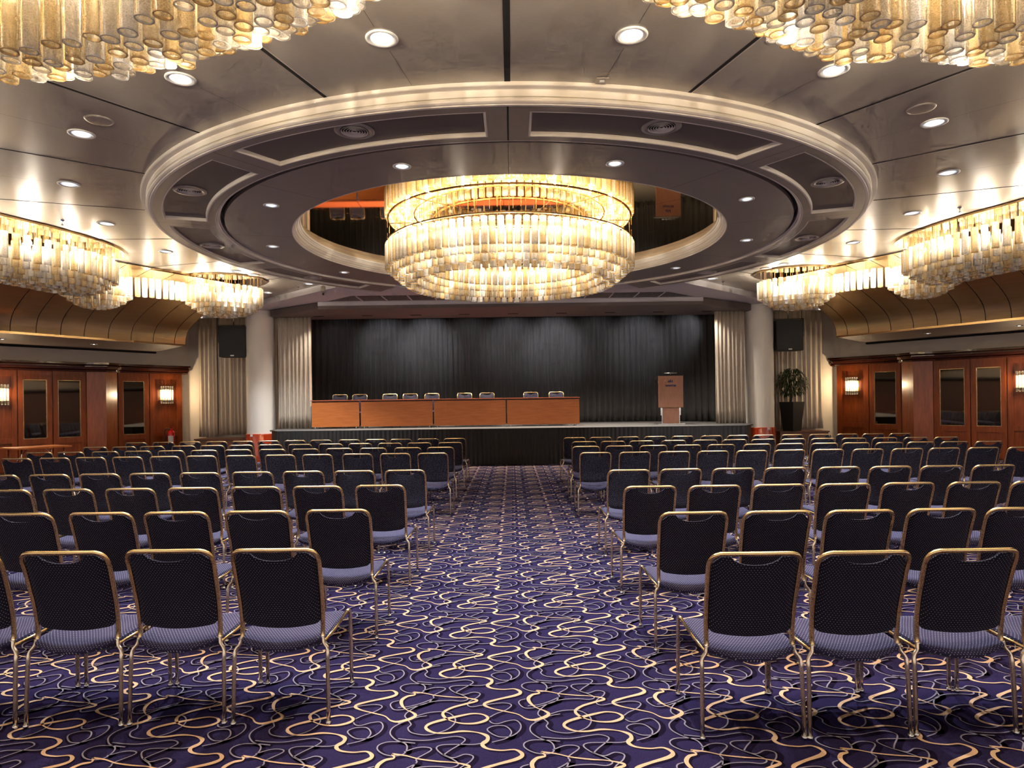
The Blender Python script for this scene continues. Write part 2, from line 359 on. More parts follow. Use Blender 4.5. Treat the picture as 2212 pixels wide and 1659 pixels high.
# radial joints as dark inlays on the ceiling face
def strip(b, R0, R1, a, w, z, mi):
    x0, y0 = pol(R0, a); x1, y1 = pol(R1, a); n = Vector((y1 - y0, -(x1 - x0), 0)).normalized() * w / 2
    b.add([(x0 + n.x, y0 + n.y, z), (x0 - n.x, y0 - n.y, z), (x1 - n.x, y1 - n.y, z), (x1 + n.x, y1 + n.y, z)], [(0, 1, 2, 3)], mi)
for k in range(-7, 8):
    a = k * SP
    strip(b, 4.40, 8.5 if abs(a) < 40 else 6.6, a, 0.05 if k == 0 else 0.034, Z(2.249), 1)
    if k != 0: strip(b, 4.40, 6.6, a + 0.25, 0.006, Z(2.2485), 2)
    if k < 7: strip(b, 4.42, 4.88, a + SP / 2, 0.003, Z(2.2495), 1); strip(b, 5.16, 6.6, a + SP / 2, 0.003, Z(2.2495), 1)
struct(b.build('ceiling', ['ceiling', 'groove', 'mould']))
# lowered ceiling in front of the stage
low = arc(4.40, TD, TE) + arc(3.68, TE, 360 - TE) + arc(4.40, 360 - TE, 360 - TD) + [eL, eR]
b = MB(); b.slab([low], Z(2.13), Z(2.26), 0)
b.add([(x, y, Z(2.128)) for x, y in ((-3.7, 15.42), (3.7, 15.42), (4.5, 16.2), (-4.5, 16.2))], [(0, 1, 2, 3)], 1)
struct(b.build('ceiling_stage_side', ['lowceil', 'grille']))
b = MB()
for k in range(-6, 7): b.box(k * 0.6 - 0.015, k * 0.6 + 0.015, 15.42, 16.2, Z(2.118), Z(2.1275), 0)
b.box(-4.4, 4.4, 16.19, 16.23, Z(2.118), Z(2.1275), 0)
struct(b.build('trim_9', 'lowceil'))
b = MB()
sof = [(-4.74, 16.32), (4.74, 16.32), (6.35, 17.5), (6.35, 18.3), (-6.35, 18.3), (-6.35, 17.5)]
b.slab([sof], Zr(2.34), Zr(2.50), 1)
b.box(-4.74, 4.74, 16.28, 16.32, Zr(2.42), Z(2.13) - 0.001, 0)
for k in range(9):
    sx = at(689 + 104.75 * k, 682, Y=17.6).x; b.box(sx - 0.14, sx + 0.14, 17.56, 17.64, Zr(2.332), Zr(2.339), 2)
struct(b.build('ceiling_stage', ['lowceil', 'brownbeam', 'groove']))

# ring: dropped band with coffers
sectors = []
for k in range(-4, 4):
    a0 = k * 2 * SP; a1 = a0 + 2 * SP
    i0 = math.degrees(0.17 / 4.20); i1 = math.degrees(0.17 / 3.757)
    sectors.append(arc(4.20, a0 + i0, a1 - i0) + arc(3.757, a1 - i1, a0 + i1))
b = MB()
band = arc(4.316, -TE, TE) + arc(3.657, TE, -TE)
b.slab([band] + sectors, Z(2.124), Z(2.158), 0)
b.slab([arc(4.29, -TE, TE) + arc(3.68, TE, -TE)], Z(2.158), Z(2.19), 1)
for k in range(-4, 5): strip(b, 3.667, 4.306, k * 2 * SP, 0.016 if k == 0 else 0.005, Z(2.1235), 2)
struct(b.build('ceiling_ring', ['band', 'coffer', 'groove']))
def sweep(b, prof, d0, d1, mi=0, sm=False, n=None):
    n = n or int(abs(d1 - d0) / 1.5)
    rows = [[(*pol(R, d0 + (d1 - d0) * j / n), Z(h)) for j in range(n + 1)] for R, h in prof]; b.grid(rows, mi, sm)
b = MB()
sweep(b, [(4.404, 2.255), (4.404, 2.225), (4.396, 2.221), (4.352, 2.219), (4.348, 2.213), (4.348, 2.171), (4.334, 2.169), (4.334, 2.164), (4.348, 2.161), (4.353, 2.151), (4.348, 2.139), (4.334, 2.131), (4.32, 2.129), (4.318, 2.1225), (4.296, 2.1225), (4.296, 2.138)], -TE, TE)
struct(b.build('trim_1', 'mould'))
b = MB()
for sct in range(-4, 4):   # small pale lips round the coffers
    a0 = sct * 2 * SP; a1 = a0 + 2 * SP; i0 = math.degrees(0.17 / 4.20); i1 = math.degrees(0.17 / 3.757)
    def rails(R, s0, s1, w):
        n = 20; rows = []
        for (dR, h) in ((0, 2.123), (w, 2.123), (w, 2.134), (w * 1.6, 2.157)):
            rows.append([(*pol(R + dR, s0 + (s1 - s0) * j / n), Z(h)) for j in range(n + 1)])
        b.grid(rows, 0, False)
    rails(3.757 - 0.008, a0 + i1, a1 - i1, 0.014); rails(4.20 + 0.008, a0 + i0, a1 - i0, -0.014)
    for aa, sg in ((a0, 1), (a1, -1)):
        rows = []
        for (dt, h) in ((-0.008, 2.123), (0.006, 2.123), (0.006, 2.134), (0.014, 2.157)):
            rows.append([(*pol(R, aa + sg * math.degrees((0.17 + dt) / R)), Z(h)) for R in (3.748, 4.21)])
        b.grid(rows, 0, False)
struct(b.build('trim_2', 'mould'))
b = MB(); sweep(b, [(3.672, 2.123), (3.652, 2.125), (3.647, 2.141), (3.635, 2.144), (3.632, 2.160), (3.619, 2.164), (3.617, 2.28)], -TE, TE)
struct(b.build('trim_3', 'mould'))
b = MB()
b.slab([arc(3.575, 0, 358), arc(2.814, 0, 358)] + [circ(*pol(R, a), 0.072) for R, a in down_disc], Z(2.145), Z(2.19), 0)
b.slab([arc(3.69, 0, 358), arc(2.76, 0, 358)], Z(2.305), Z(2.315), 1)
b.lathe([(3.56 * K, Z(2.19)), (3.56 * K, Z(2.305))], 120, CX, CY, 1)
for k in range(10): strip(b, 2.825, 3.565, SP * 2 * k, 0.005, Z(2.1445), 1)
struct(b.build('ceiling_disc', ['band', 'groove']))
b = MB(); sweep(b, [(2.826, 2.1441), (2.814, 2.1432), (2.809, 2.1591), (2.794, 2.1645), (2.794, 2.1883), (2.782, 2.1919), (2.776, 2.2034), (2.77, 2.2193), (2.756, 2.2228), (2.756, 2.244), (2.746, 2.2476), (2.739, 2.2617), (2.722, 2.2652), (2.719, 2.2944)], 0, 360, n=160)
struct(b.build('trim_4', 'mould'))
b = MB(); b.slab([circ(CX, CY, 2.735 * K, 120)], Z(2.29), Z(2.303), 0)
for k in range(10): strip(b, 0.35, 2.72, k * 2 * SP + SP, 0.007, Z(2.2895), 1)
mir = b.build('mirror_panel', ['mirror', 'goldrim']); tag(mir, 'large round bronze mirror set in the ceiling above the central chandelier', 'mirror')

# ================================================================= DOWNLIGHTS, VENTS, SPEAKERS in the ceiling
ORD = ['first', 'second', 'third', 'fourth', 'fifth', 'sixth', 'seventh', 'eighth', 'ninth', 'tenth', 'eleventh', 'twelfth', 'thirteenth', 'fourteenth', 'fifteenth']
def make_down(r):
    t = empty('recessed_downlight', (0, 0, 0))
    MB().lathe([(r * 1.0, 0.0), (r * 1.0, -0.004), (r * 1.22, -0.010), (r * 1.40, -0.006), (r * 1.40, 0.0), (r * 1.0, 0.0)], 28).build('trim_ring', 'white', t)
    MB().lathe([(r * 0.98, -0.003), (r * 0.93, 0.04), (r * 0.78, 0.10)], 28).build('reflector', 'reflector', t)
    b = MB(); b.slab([circ(0, 0, r * 0.80, 20)], 0.098, 0.104); b.build('lamp', 'lampon', t)
    return t
dm = make_down(0.085); dd = make_down(0.070)
first = [True, True]
def put_down(proto, k, R, a, rel, label, group, e, tilt=False):
    o = proto if first[k] else copy_tree(proto); first[k] = False
    x, y = pol(R, a); o.location = (x, y, Z(rel)); tag(o, label, 'downlight', group)
    lamp('SPOT', (x, y, Z(rel) - 0.012), e, COOL, 'downlight_light', spot_size=math.radians(100), spot_blend=0.7, shadow_soft_size=0.05)
for i, (R, a) in enumerate(down_main):
    side = 'left' if a < 0 else 'right'
    if i < 14: lab = 'round downlight in the outer ceiling, %s on the %s counted from the front' % (ORD[i // 2], side)
    else: lab = ['round downlight near the tip of the slanted beam on the left', 'round downlight near the tip of the slanted beam on the right', 'small round downlight at the end of the far left wavy chandelier'][i - 14]
    put_down(dm, 0, R, a, 2.25, lab, 'downlights in the outer ceiling', E_DOWN)
for i, (R, a) in enumerate(down_disc):
    side = 'left' if a < 0 else 'right'
    put_down(dd, 1, R, a, 2.145, 'small downlight in the inner ring, %s on the %s counted from the front' % (ORD[i // 2], side), 'downlights in the inner ring', E_DOWN * 0.7)
for a in (-172, -155, 155, 172): pass
# row of downlights behind the viewer's part of the hall
b = MB()
def make_vent():
    t = empty('ceiling_vent', (0, 0, 0))
    MB().lathe([(0.108, 0), (0.112, -0.008), (0.145, -0.012), (0.150, -0.008), (0.157, -0.006), (0.157, 0.0)], 36).build('rim', 'ceiling', t)
    b = MB()
    for r in (0.022, 0.042, 0.062, 0.082, 0.1): b.lathe([(r - 0.002, -0.002), (r + 0.001, -0.011), (r + 0.005, -0.013), (r + 0.004, -0.008)], 32)
    b.build('louvre', 'mould', t)
    b = MB(); b.slab([circ(0, 0, 0.107, 24)], -0.002, -0.0005); b.build('backing', 'groove', t)
    return t
vt = make_vent(); vf = True
for s in (-1, 1):
    for i in range(4):
        o = vt if vf else copy_tree(vt); vf = False
        a = s * (SP + 2 * SP * i); o.location = (*pol(4.008, a), Z(2.1578)); o.scale = (1.18, 1.18, 1.18)
        tag(o, 'round ringed air vent in a ring coffer, %s from the front on the %s' % (ORD[i], 'left' if s < 0 else 'right'), 'vent', 'air vents in the ring coffers')
fs = None
for i, (px_, lab) in enumerate([((214, 260), 'flat round ceiling loudspeaker near a downlight, close on the left'), ((1990, 235), 'flat round ceiling loudspeaker near a downlight, close on the right'),
                 ((548.7, 594), 'flat round ceiling loudspeaker beside the far left wavy chandelier'), ((1655, 579.6), 'flat round ceiling loudspeaker beside the far right wavy chandelier')]):
    if fs is None:
        fs = MB().lathe([(0.0, -0.008), (0.085, -0.008), (0.098, -0.006), (0.102, 0)], 32).build('ceiling_loudspeaker', 'ceiling'); o = fs
    else: o = copy_tree(fs)
    q = at(*px_, rel=2.247 * K); o.scale = (1.18, 1.18, 1.18); o.location = (q.x, q.y, Z(2.25) - 0.001); tag(o, lab, 'loudspeaker', 'flat ceiling loudspeakers')
sp = None
for px_, lab in [((110, 481), 'small sprinkler head above the left wavy chandelier'), ((452, 597), 'small sprinkler head above the far left wavy chandelier'), ((629, 623), 'small sprinkler head before the slanted left beam'),
                 ((2098, 453), 'small sprinkler head above the right wavy chandelier'), ((1754.6, 578), 'small sprinkler head above the far right wavy chandelier'), ((1577, 612), 'small sprinkler head before the slanted right beam')]:
    if sp is None:
        sp = MB().lathe([(0.0, -0.07), (0.022, -0.068), (0.022, -0.063), (0.006, -0.06), (0.006, -0.02), (0.012, -0.018), (0.03, -0.006), (0.032, 0)], 14).build('sprinkler', 'steel'); o = sp
    else: o = copy_tree(sp)
    q = at(*px_, rel=2.22 * K); o.location = (q.x + (0.16 if q.x < 0 else -0.16), q.y, Z(2.25) - 0.001); tag(o, lab, 'sprinkler', 'ceiling sprinklers')
q = at(1300, 173, rel=2.25 * K); t = empty('smoke_detector', (q.x, q.y, Z(2.25)), 0, 'small white square sensor on the ceiling just before the ring', 'detector')
MB().box(-0.05, 0.05, -0.05, 0.05, -0.008, -0.001, bev=0.002).build('base', 'ceiling', t); MB().box(-0.02, 0.02, -0.015, 0.015, -0.02, -0.008, bev=0.003).build('sensor', 'white', t)
q = at(698, 617, rel=2.13 * K); t = empty('ceiling_camera', (q.x, q.y, Z(2.13)), 0, 'grey cylindrical device hanging under the slanted beam beside the ring', 'camera')
MB().lathe([(0.0, -0.16), (0.035, -0.15), (0.05, -0.13), (0.05, -0.02), (0.02, 0.0)], 18).build('housing', 'ceiling', t); MB().tube([(0, 0, -0.16), (0, 0, -0.2)], 0.02).build('lens', 'black', t)

# ================================================================= CHANDELIERS
def tube_mesh(kind, L, seg, k=1.0):
    b = MB(); r = 0.046
    b.lathe([(r * 0.96, L), (r, L * 0.97), (r, L * 0.5), (r, 0.004)], seg, mi=0)
    b.lathe([(r, 0.004), (r * 1.03, 0.0), (r * 0.88, -0.001), (r * 0.86, 0.006), (r * 0.9, 0.015)], seg, mi=1)
    b.lathe([(r * 0.96, L), (0.004, L * 1.005)], seg, mi=1)
    return b
TL = 0.365
TB = {(k, s): tube_mesh(k, TL, s) for k in ('clear', 'amber') for s in (14, 9)}
TM = {}
for k in ('clear', 'amber'):
    b = TB[(k, 14)]; me = bpy.data.meshes.new('tube'); me.from_pydata(b.v, [], b.f); me.materials.append(M[k]); me.materials.append(M[k + 'rim'])
    me.polygons.foreach_set('material_index', b.mi); me.polygons.foreach_set('use_smooth', b.sm); me.update(); TM[k] = me
def offset_rows(outline, nrows, pitch=0.112):
    """tubes along inward offsets of a closed outline -> (row, x, y)"""
    P = np.array(outline); n = len(P)
    if np.sum(P[:, 0] * np.roll(P[:, 1], -1) - np.roll(P[:, 0], -1) * P[:, 1]) < 0: P = P[::-1]
    t = np.roll(P, -1, 0) - np.roll(P, 1, 0); t /= np.linalg.norm(t, axis=1)[:, None]; nn = np.stack([-t[:, 1], t[:, 0]], 1)
    out = []
    for k in range(nrows):
        d = 0.045 + 0.108 * k; Q = P + nn * d; keep = []
        for q in Q:
            if np.min(np.hypot(P[:, 0] - q[0], P[:, 1] - q[1])) < d - 0.012: keep.append(None)
            else: keep.append(q)
        last = None; firstp = None
        for q in keep:
            if q is None: continue
            if last is not None and np.hypot(*(q - last)) < pitch: continue
            if any(np.hypot(q[0] - x, q[1] - y) < 0.085 for _, x, y in out): continue
            out.append((k, q[0], q[1])); last = q
    return out
def chandelier(label, tubes, zrow, plates, bulbs, e, group, max_parts=100, view=lambda x, y: True, size=0.03, plate_z=2.25, name='tube_chandelier', jit=0.0):
    xs = [t[1] for t in tubes]; ys = [t[2] for t in tubes]; ox, oy = sum(xs) / len(xs), sum(ys) / len(ys)
    root = empty(name, (ox, oy, Z(plate_z)), 0, label, 'chandelier', group)
    def score(t):
        d = math.hypot(t[1], t[2]); return (0 if view(t[1], t[2]) else 50) + d + t[0] * 0.12
    order = sorted(range(len(tubes)), key=lambda i: score(tubes[i])); own = set(order[:max_parts])
    stb = MB(); cnt = {}; kinds = []
    for k, x, y in tubes:
        cnt[k] = cnt.get(k, k // 2) + 1; kinds.append('amber' if cnt[k] % 2 == 0 else 'clear')
    for i, (k, x, y) in enumerate(tubes):
        kind = kinds[i] if random.random() > 0.06 else 'clear'
        z = zrow[min(k, len(zrow) - 1)] + random.uniform(-0.004, 0.004) + (random.uniform(-jit, jit) if k else 0)
        z = (z - plate_z) * K
        if i in own:
            o = bpy.data.objects.new('glass_tube', TM[kind]); COL.objects.link(o); o.parent = root; o.location = (x - ox, y - oy, z)
            o.rotation_euler = (random.uniform(-0.015, 0.015), random.uniform(-0.015, 0.015), random.uniform(0, 6))
            if kind == 'amber': o['label'] = 'amber pebbled glass tube'
        else:
            b = TB[(kind, 9)]; o_ = len(stb.v)
            stb.v += [(vx + x - ox, vy + y - oy, vz + z) for vx, vy, vz in b.v]
            stb.f += [tuple(o_ + q for q in f) for f in b.f]; stb.mi += [mi + (0 if kind == 'clear' else 2) for mi in b.mi]; stb.sm += b.sm
    if stb.v:
        o = stb.build('glass_tubes', ['clear', 'clearrim', 'amber', 'amberrim'], root, fix=False); o['kind'] = 'stuff'
    # plate on the ceiling, frame and rods
    if plates:
        b = MB()
        for n_, pl in enumerate(plates):
            b.slab([[(x - ox, y - oy) for x, y in pl]], -0.035 - 0.001 * n_, 0.0, 0, 1)
        b.build('ceiling_plate', ['mirror', 'goldrim'], root)
    b = MB(); 
    for j, (k, x, y) in enumerate(tubes):
        if j % 3 == 0:
            zt = (zrow[min(k, len(zrow) - 1)] - plate_z) * K + TL
            b.tube([(x - ox, y - oy, zt), (x - ox, y - oy, -0.038)], 0.004, 5, cap=False)
    b.build('hanging_rods', 'goldrim', root)['kind'] = 'stuff'
    pb = None
    for (x, y, r) in bulbs:
        if pb is None:
            b = MB(); b.lathe([(0.0, -0.035), (0.014, -0.03), (0.02, -0.01), (0.018, 0.01), (0.010, 0.03), (0.0, 0.036)], 12); pb = b.build('bulb', 'bulb', root); o = pb
        else: o = pb.copy(); COL.objects.link(o); o.parent = root
        o.location = (x - ox, y - oy, (r - plate_z) * K)
        lamp('POINT', (x, y, Z(r) - 0.085), e, WARM, 'bulb_light', shadow_soft_size=size)
    return root
# central
ctubes = []
for k in range(7):
    R = (1.64 - 0.088 * k) * K; n = 2 * int(PI * R / 0.111)
    ctubes += [(k, CX + R * math.cos(2 * PI * (i + 0.5 * (k % 2)) / n), CY + R * math.sin(2 * PI * (i + 0.5 * (k % 2)) / n)) for i in range(n)]
cz = [1.777, 1.70, 1.63, 1.57, 1.633, 1.712, 1.796]
cb = [(CX + 1.66 * math.cos(2 * PI * i / 16), CY + 1.66 * math.sin(2 * PI * i / 16), 2.02) for i in range(16)]
root = chandelier('large round tiered glass tube chandelier hanging below the bronze mirror', ctubes, cz, [], cb, E_CENTRE, None, plate_z=2.29)
b = MB()
for R, z in ((1.93, -0.20), (1.52, -0.30), (1.22, -0.22)):
    b.grid([[(CX * 0 + (R + dr) * math.cos(2 * PI * j / 64), (R + dr) * math.sin(2 * PI * j / 64), z + dz) for j in range(64)] for dr, dz in ((-0.012, 0), (0.012, 0), (0.012, 0.02), (-0.012, 0.02))], 0, False, closed_u=True, closed_v=True)
for i in range(8):
    a = 2 * PI * i / 8; b.tube([(0.1 * math.cos(a), 0.1 * math.sin(a), -0.24), (1.93 * math.cos(a), 1.93 * math.sin(a), -0.2)], 0.008, 6)
o = b.build('support_frame', 'goldrim', root); o.location = (CX - root.location.x, CY - root.location.y, 0)
o = MB().tube([(0, 0, -0.012), (0, 0, -0.3)], 0.015, 10).build('centre_rod', 'goldrim', root); o.location = (CX - root.location.x, CY - root.location.y, 0)

def grow(P, d):
    P = np.array(P)
    if np.sum(P[:, 0] * np.roll(P[:, 1], -1) - np.roll(P[:, 0], -1) * P[:, 1]) < 0: P = P[::-1]
    t = np.roll(P, -1, 0) - np.roll(P, 1, 0); t /= np.linalg.norm(t, axis=1)[:, None]
    return [tuple(q) for q in P - np.stack([-t[:, 1], t[:, 0]], 1) * d]
SZ = [1.777, 1.705, 1.645, 1.605, 1.585, 1.575, 1.57]
def bulbs_in(outline, spacing, z=2.05, inset=0.28):
    t = offset_rows(outline, 3); r = [(x, y) for k, x, y in t if k == 2]; out = []
    for x, y in r:
        if all(math.hypot(x - a, y - b_) > spacing for a, b_, _ in out): out.append((x, y, z))
    return out
# wavy side chandeliers (left; the right ones mirror them)
L1 = [(-7.39, 7.56), (-7.21, 8.35), (-7.01, 9.02), (-6.76, 9.68), (-6.61, 10.34), (-6.58, 10.88), (-6.74, 11.42), (-7.14, 11.65), (-7.58, 11.52), (-7.87, 11.09), (-7.96, 10.55), (-8.11, 9.9), (-8.5, 9.02), (-8.78, 8.12), (-8.84, 7.22), (-8.3, 6.88), (-7.73, 7.05)]
L2 = [(-7.89 + 0.60 * math.cos(a), 12.64 + 0.60 * math.sin(a)) for a in np.linspace(0, 2 * PI, 18, endpoint=False)]
L3 = [(-6.01 + 0.77 * math.cos(a), 13.96 + 0.69 * math.sin(a)) for a in np.linspace(0, 2 * PI, 20, endpoint=False)]
for s in (1, -1):
    side = 'left' if s == 1 else 'right'
    mx = lambda P: [(p[0] * s, p[1]) for p in P]
    o1 = [tuple(p) for p in catmull(mx(L1), 14, True)]
    chandelier('long wavy glass tube chandelier on the %s, nearer one under the gold cove' % side, offset_rows(o1, 6), SZ, [grow(o1[::3], 0.10)],
               bulbs_in(o1, 0.62), E_SIDE, 'wavy side chandeliers', view=lambda x, y: abs(x) < 0.78 * y and abs(x) < 7.6, name='wavy_chandelier')
    o2 = [tuple(p) for p in catmull(mx(L2), 8, True)]; o3 = [tuple(p) for p in catmull(mx(L3), 8, True)]
    t2 = offset_rows(o2, 5) + offset_rows(o3, 6)
    path = catmull(mx([(-7.4, 12.4), (-7.11, 12.61), (-6.8, 12.85), (-6.58, 13.11), (-6.45, 13.42)]), 20); last = None; row = []
    for q in path:
        if last is None or math.hypot(*(q - last)) > 0.112:
            if all(math.hypot(q[0] - x, q[1] - y) > 0.083 for _, x, y in t2): row.append((0, q[0], q[1])); last = q
    w = [tuple(p) for p in path[::6]]
    plate = [(p[0] - 0.04 * s * -1, p[1] - 0.10) for p in w] + [(p[0] - 0.42 * s, p[1] + 0.25) for p in w[::-1]]
    bl = bulbs_in(o2, 0.5) + bulbs_in(o3, 0.42) + [(p[0] - 0.10 * s, p[1] + 0.09, 2.02) for p in path[10::24]]
    chandelier('far wavy glass tube chandelier on the %s, ending in a round cluster by the column' % side, t2 + row, SZ, [grow(o2[::2], 0.07), grow(o3[::2], 0.07), plate],
               bl, E_SIDE * 0.6, 'wavy side chandeliers', view=lambda x, y: abs(x) < 7.9, name='wavy_chandelier')
# near overhead ones, cut by the top of the picture
NL = [at(x, y, rel=1.58 * K) for x, y in ((0, 184), (130, 186), (330, 168), (480, 126), (620, 84), (720, 44), (800, 0))]
NR = [at(x, y, rel=1.58 * K) for x, y in ((1415, 0), (1490, 38), (1560, 60), (1640, 74), (1688, 88), (1745, 120), (1800, 142), (1870, 150), (1960, 138), (2070, 146), (2212, 152))]
for s, P in ((1, NL), (-1, NR)):
    P = [(p.x, p.y) for p in P]
    if s == 1: P = [(-4.48, 3.39), (-3.9, 3.75)] + P + [(-0.48, 2.55), (-0.83, 2.0), (-1.52, 2.18), (-2.33, 2.55), (-3.25, 2.61), (-4.29, 2.49)]
    else: P = P + [(3.9, 3.75), (4.5, 3.5), (4.4, 2.49), (3.25, 2.61), (2.33, 2.55), (1.52, 2.18), (0.9, 2.0), (0.58, 2.55)]
    # outer row hangs higher, so push the outline outwards a little
    o1 = [tuple(p) for p in catmull(grow(P, 0.30), 14, True)]
    side = 'left' if s == 1 else 'right'
    chandelier('big amber and clear glass tube chandelier overhead, cut off at the upper %s' % side, offset_rows(o1, 7), [1.777, 1.71, 1.64, 1.59, 1.57, 1.57, 1.58], [grow(o1[::3], 0.06)],
               bulbs_in(o1, 0.55, 2.0), E_NEAR, 'overhead chandeliers', view=lambda x, y: y > 2.9 and abs(x) < 0.79 * y, name='overhead_chandelier', jit=0.02)

# ================================================================= SIDE WALLS, COVES, PANELLING
wd = Vector((0.5825, -0.8128, 0))        # right wall direction, towards the viewer
P0 = Vector((9.3, 19.1, 0))
def frame(s):  # local x along wall towards viewer, local y towards the room, for the right (s=1) or left (s=-1) wall
    d = Vector((wd.x * s, wd.y, 0)); n = Vector((-0.8128 * s, -0.5825, 0))
    mt = Matrix(((d.x, n.x, 0, P0.x * s), (d.y, n.y, 0, P0.y), (0, 0, 1, 0), (0, 0, 0, 1))); return mt
def wall_u(s, x):
    """distance along the wall of the point seen at picture column x"""
    p = at(x, 850, Y=10.0) - Vector((CAMX, 0, H)); q0 = Vector((P0.x * s - CAMX, P0.y)); d = Vector((wd.x * s, wd.y))
    # solve t*p = q0 + u*d
    det = p.x * -d.y + d.x * p.y
    u = (p.x * q0.y - p.y * q0.x) / (-(p.x * d.y - p.y * d.x)) * 1.0
    return u
HP = Zr(1.13)
for s in (-1, 1):
    fm = frame(s); side = 'left' if s < 0 else 'right'
    b = MB(); b.box(-0.02, 20, -0.15, 0.0, 0, Z(2.24), tf=fm); struct(b.build('wall_' + side, 'wall'))
    # gold cove: the profile rises from the lip and sweeps out over the room to the ceiling
    prof = [(-0.004, 1.485), (0.0, 1.50), (0.01, 1.62), (0.045, 1.72), (0.11, 1.82), (0.19, 1.89), (0.30, 1.955), (0.50, 2.05), (0.83, 2.177), (1.2, 2.29), (1.6, 2.39), (2.0, 2.48), (2.5, 2.56), (3.0, 2.63)]
    lo = lambda u: 2.535 + (u - 1.444) * 0.114
    u0 = 1.444
    def lip_u(xpx):   # where the lip is crossed by a picture column
        lo_, hi_ = 0.0, 12.0
        for _ in range(40):
            md = (lo_ + hi_) / 2; q = fm @ Vector((md, lo(md), 0)); xx = 1106 + F * (q.x - CAMX) / q.y
            if (xx - xpx) * s < 0: lo_ = md
            else: hi_ = md
        return md
    us = [u0] + [lip_u(x if s < 0 else 2212 - x) for x in (379, 333, 285, 236, 184, 133, 80, 24)]
    while us[-1] < 11: us.append(us[-1] + 0.5)
    b = MB()
    for a, c in zip(us[:-1], us[1:]):
        b.grid([[(a + 0.008, lo(a) + p, Zr(h)), (c - 0.008, lo(c) + p, Zr(h))] for p, h in prof], 0, True, tf=fm)
        b.grid([[(c - 0.008, lo(c) + p + 0.001, Zr(h) + 0.008), (c + 0.008, lo(c) + p + 0.001, Zr(h) + 0.008)] for p, h in prof], 1, True, tf=fm)
    uN = us[-1]
    def quad(u1, u2, y1, y2, z, mi): b.add([(u1[0], y1[0], z), (u2[0], y1[1], z), (u2[1], y2[1], z), (u1[1], y2[0], z)], [(0, 1, 2, 3)], mi, tf=fm)
    # underside, lip, shadow strip on the wall, end face
    b.add([(0.95, 0, Zr(1.50)), (u0, lo(u0) - 0.03, Zr(1.50)), (uN, lo(uN) - 0.03, Zr(1.50)), (uN, 0, Zr(1.50))], [(0, 1, 2, 3)], 3, tf=fm)
    for z0_, z1_, y0_, y1_, mi_ in ((1.485, 1.53, -0.03, 0.004, 2),):
        vs = [(u, lo(u) + y, Zr(z)) for u in (u0, uN) for y in (y0_, y1_) for z in (z0_, z1_)]
        b.add(vs, [(0, 1, 3, 2), (4, 6, 7, 5), (0, 4, 5, 1), (2, 3, 7, 6), (0, 2, 6, 4), (1, 5, 7, 3)], mi_, tf=fm)
    b.box(0.95, uN, 0.0, 0.08, Zr(1.46), Zr(1.501), 1, tf=fm)
    endv = [(u0, lo(u0) + p, Zr(h)) for p, h in prof] + [(0.95, 0.0, Zr(2.63)), (0.95, 0.0, Zr(1.50)), (u0, lo(u0) - 0.03, Zr(1.50))]
    b.add(endv, [tuple(range(len(endv)))], 0, tf=fm)
    struct(b.build('ceiling_cove_' + side, ['gold', 'groove', 'goldrim', 'brownbeam']))
    # small downlights under the cove
    for i, uu in enumerate((3.1, 4.9, 6.7)):
        p = fm @ Vector((uu, 1.5, Zr(1.498)))
        o = MB().lathe([(0.0, -0.004), (0.05, -0.004), (0.05, -0.012), (0.07, -0.008), (0.072, 0)], 20).build('cove_downlight', 'steel')
        o.location = p; tag(o, 'small downlight under the %s gold cove, %s from the far end' % (side, ORD[i]), 'downlight', 'downlights under the gold coves')
        l = MB(); l.slab([circ(0, 0, 0.045, 16)], -0.006, -0.0045); l.build('lens', 'lampon', o)
        lamp('SPOT', p - Vector((0, 0, 0.02)), 60, WARM, 'cove_light', spot_size=math.radians(110), spot_blend=0.8, shadow_soft_size=0.04)
    # panelling: units from the far end
    if s < 0: xb = [390, 319, 251, 182, 110, 34, -45, -130, -215]
    else: xb = [1811, 1881, 1950.6, 2021, 2100, 2179, 2260, 2345, 2430]
    U = [wall_u(s, x) for x in xb]
    kinds = ['sconce', 'mirror', 'pier', 'mirror', 'mirror', 'sconce', 'mirror', 'pier']
    mir_i = 0
    names = {0: 'farthest', 1: 'second farthest', 2: 'third farthest', 3: 'fourth farthest'}
    b = MB(); b.box(U[0], 18.5, 0.0, 0.06, 0, HP - 0.23, tf=fm); struct(b.build('wall_panelling_' + side, 'wood'))
    for i, kd in enumerate(kinds):
        a, c = U[i], U[i + 1]; top = HP - 0.23
        if kd == 'pier':
            b = MB(); md = (a + c) / 2; pr = 0.22
            pts = [(a + 0.02, 0.06), (a + 0.02, 0.10), (md, pr + 0.10), (c - 0.02, 0.10), (c - 0.02, 0.06)]
            b.slab([pts], 0.0, top, 0, tf=None) if False else None
            vs = [(x, y, z) for z in (0, top) for x, y in pts]; k = len(pts)
            b.add(vs, [(j, (j + 1) % k, k + (j + 1) % k, k + j) for j in range(k)] + [tuple(range(k)), tuple(range(2 * k - 1, k - 1, -1))], 0, tf=fm)
            struct(b.build('wall_pier_' + side, 'wood')); continue
        w = c - a; st = 0.13 * w / 0.9 + 0.02
        if kd == 'mirror':
            gl = (a + w * 0.16, c - w * 0.16)
            t = empty('mirrored_door', fm @ Vector(((a + c) / 2, 0.06, 0)), 0, 'cherry wood door panel with tall dark mirror glass, %s of the %s wall' % (names[mir_i], side), 'door', 'mirrored wood doors'); mir_i += 1
            inv = Matrix.Translation(-Vector(t.location)); tf = inv @ fm
            b = MB(); z0g, z1g = Zr(-0.74), Zr(0.685)
            b.box(a + 0.012, gl[0], 0.06, 0.10, 0.02, top, tf=tf); b.box(gl[1], c - 0.012, 0.06, 0.10, 0.02, top, tf=tf)
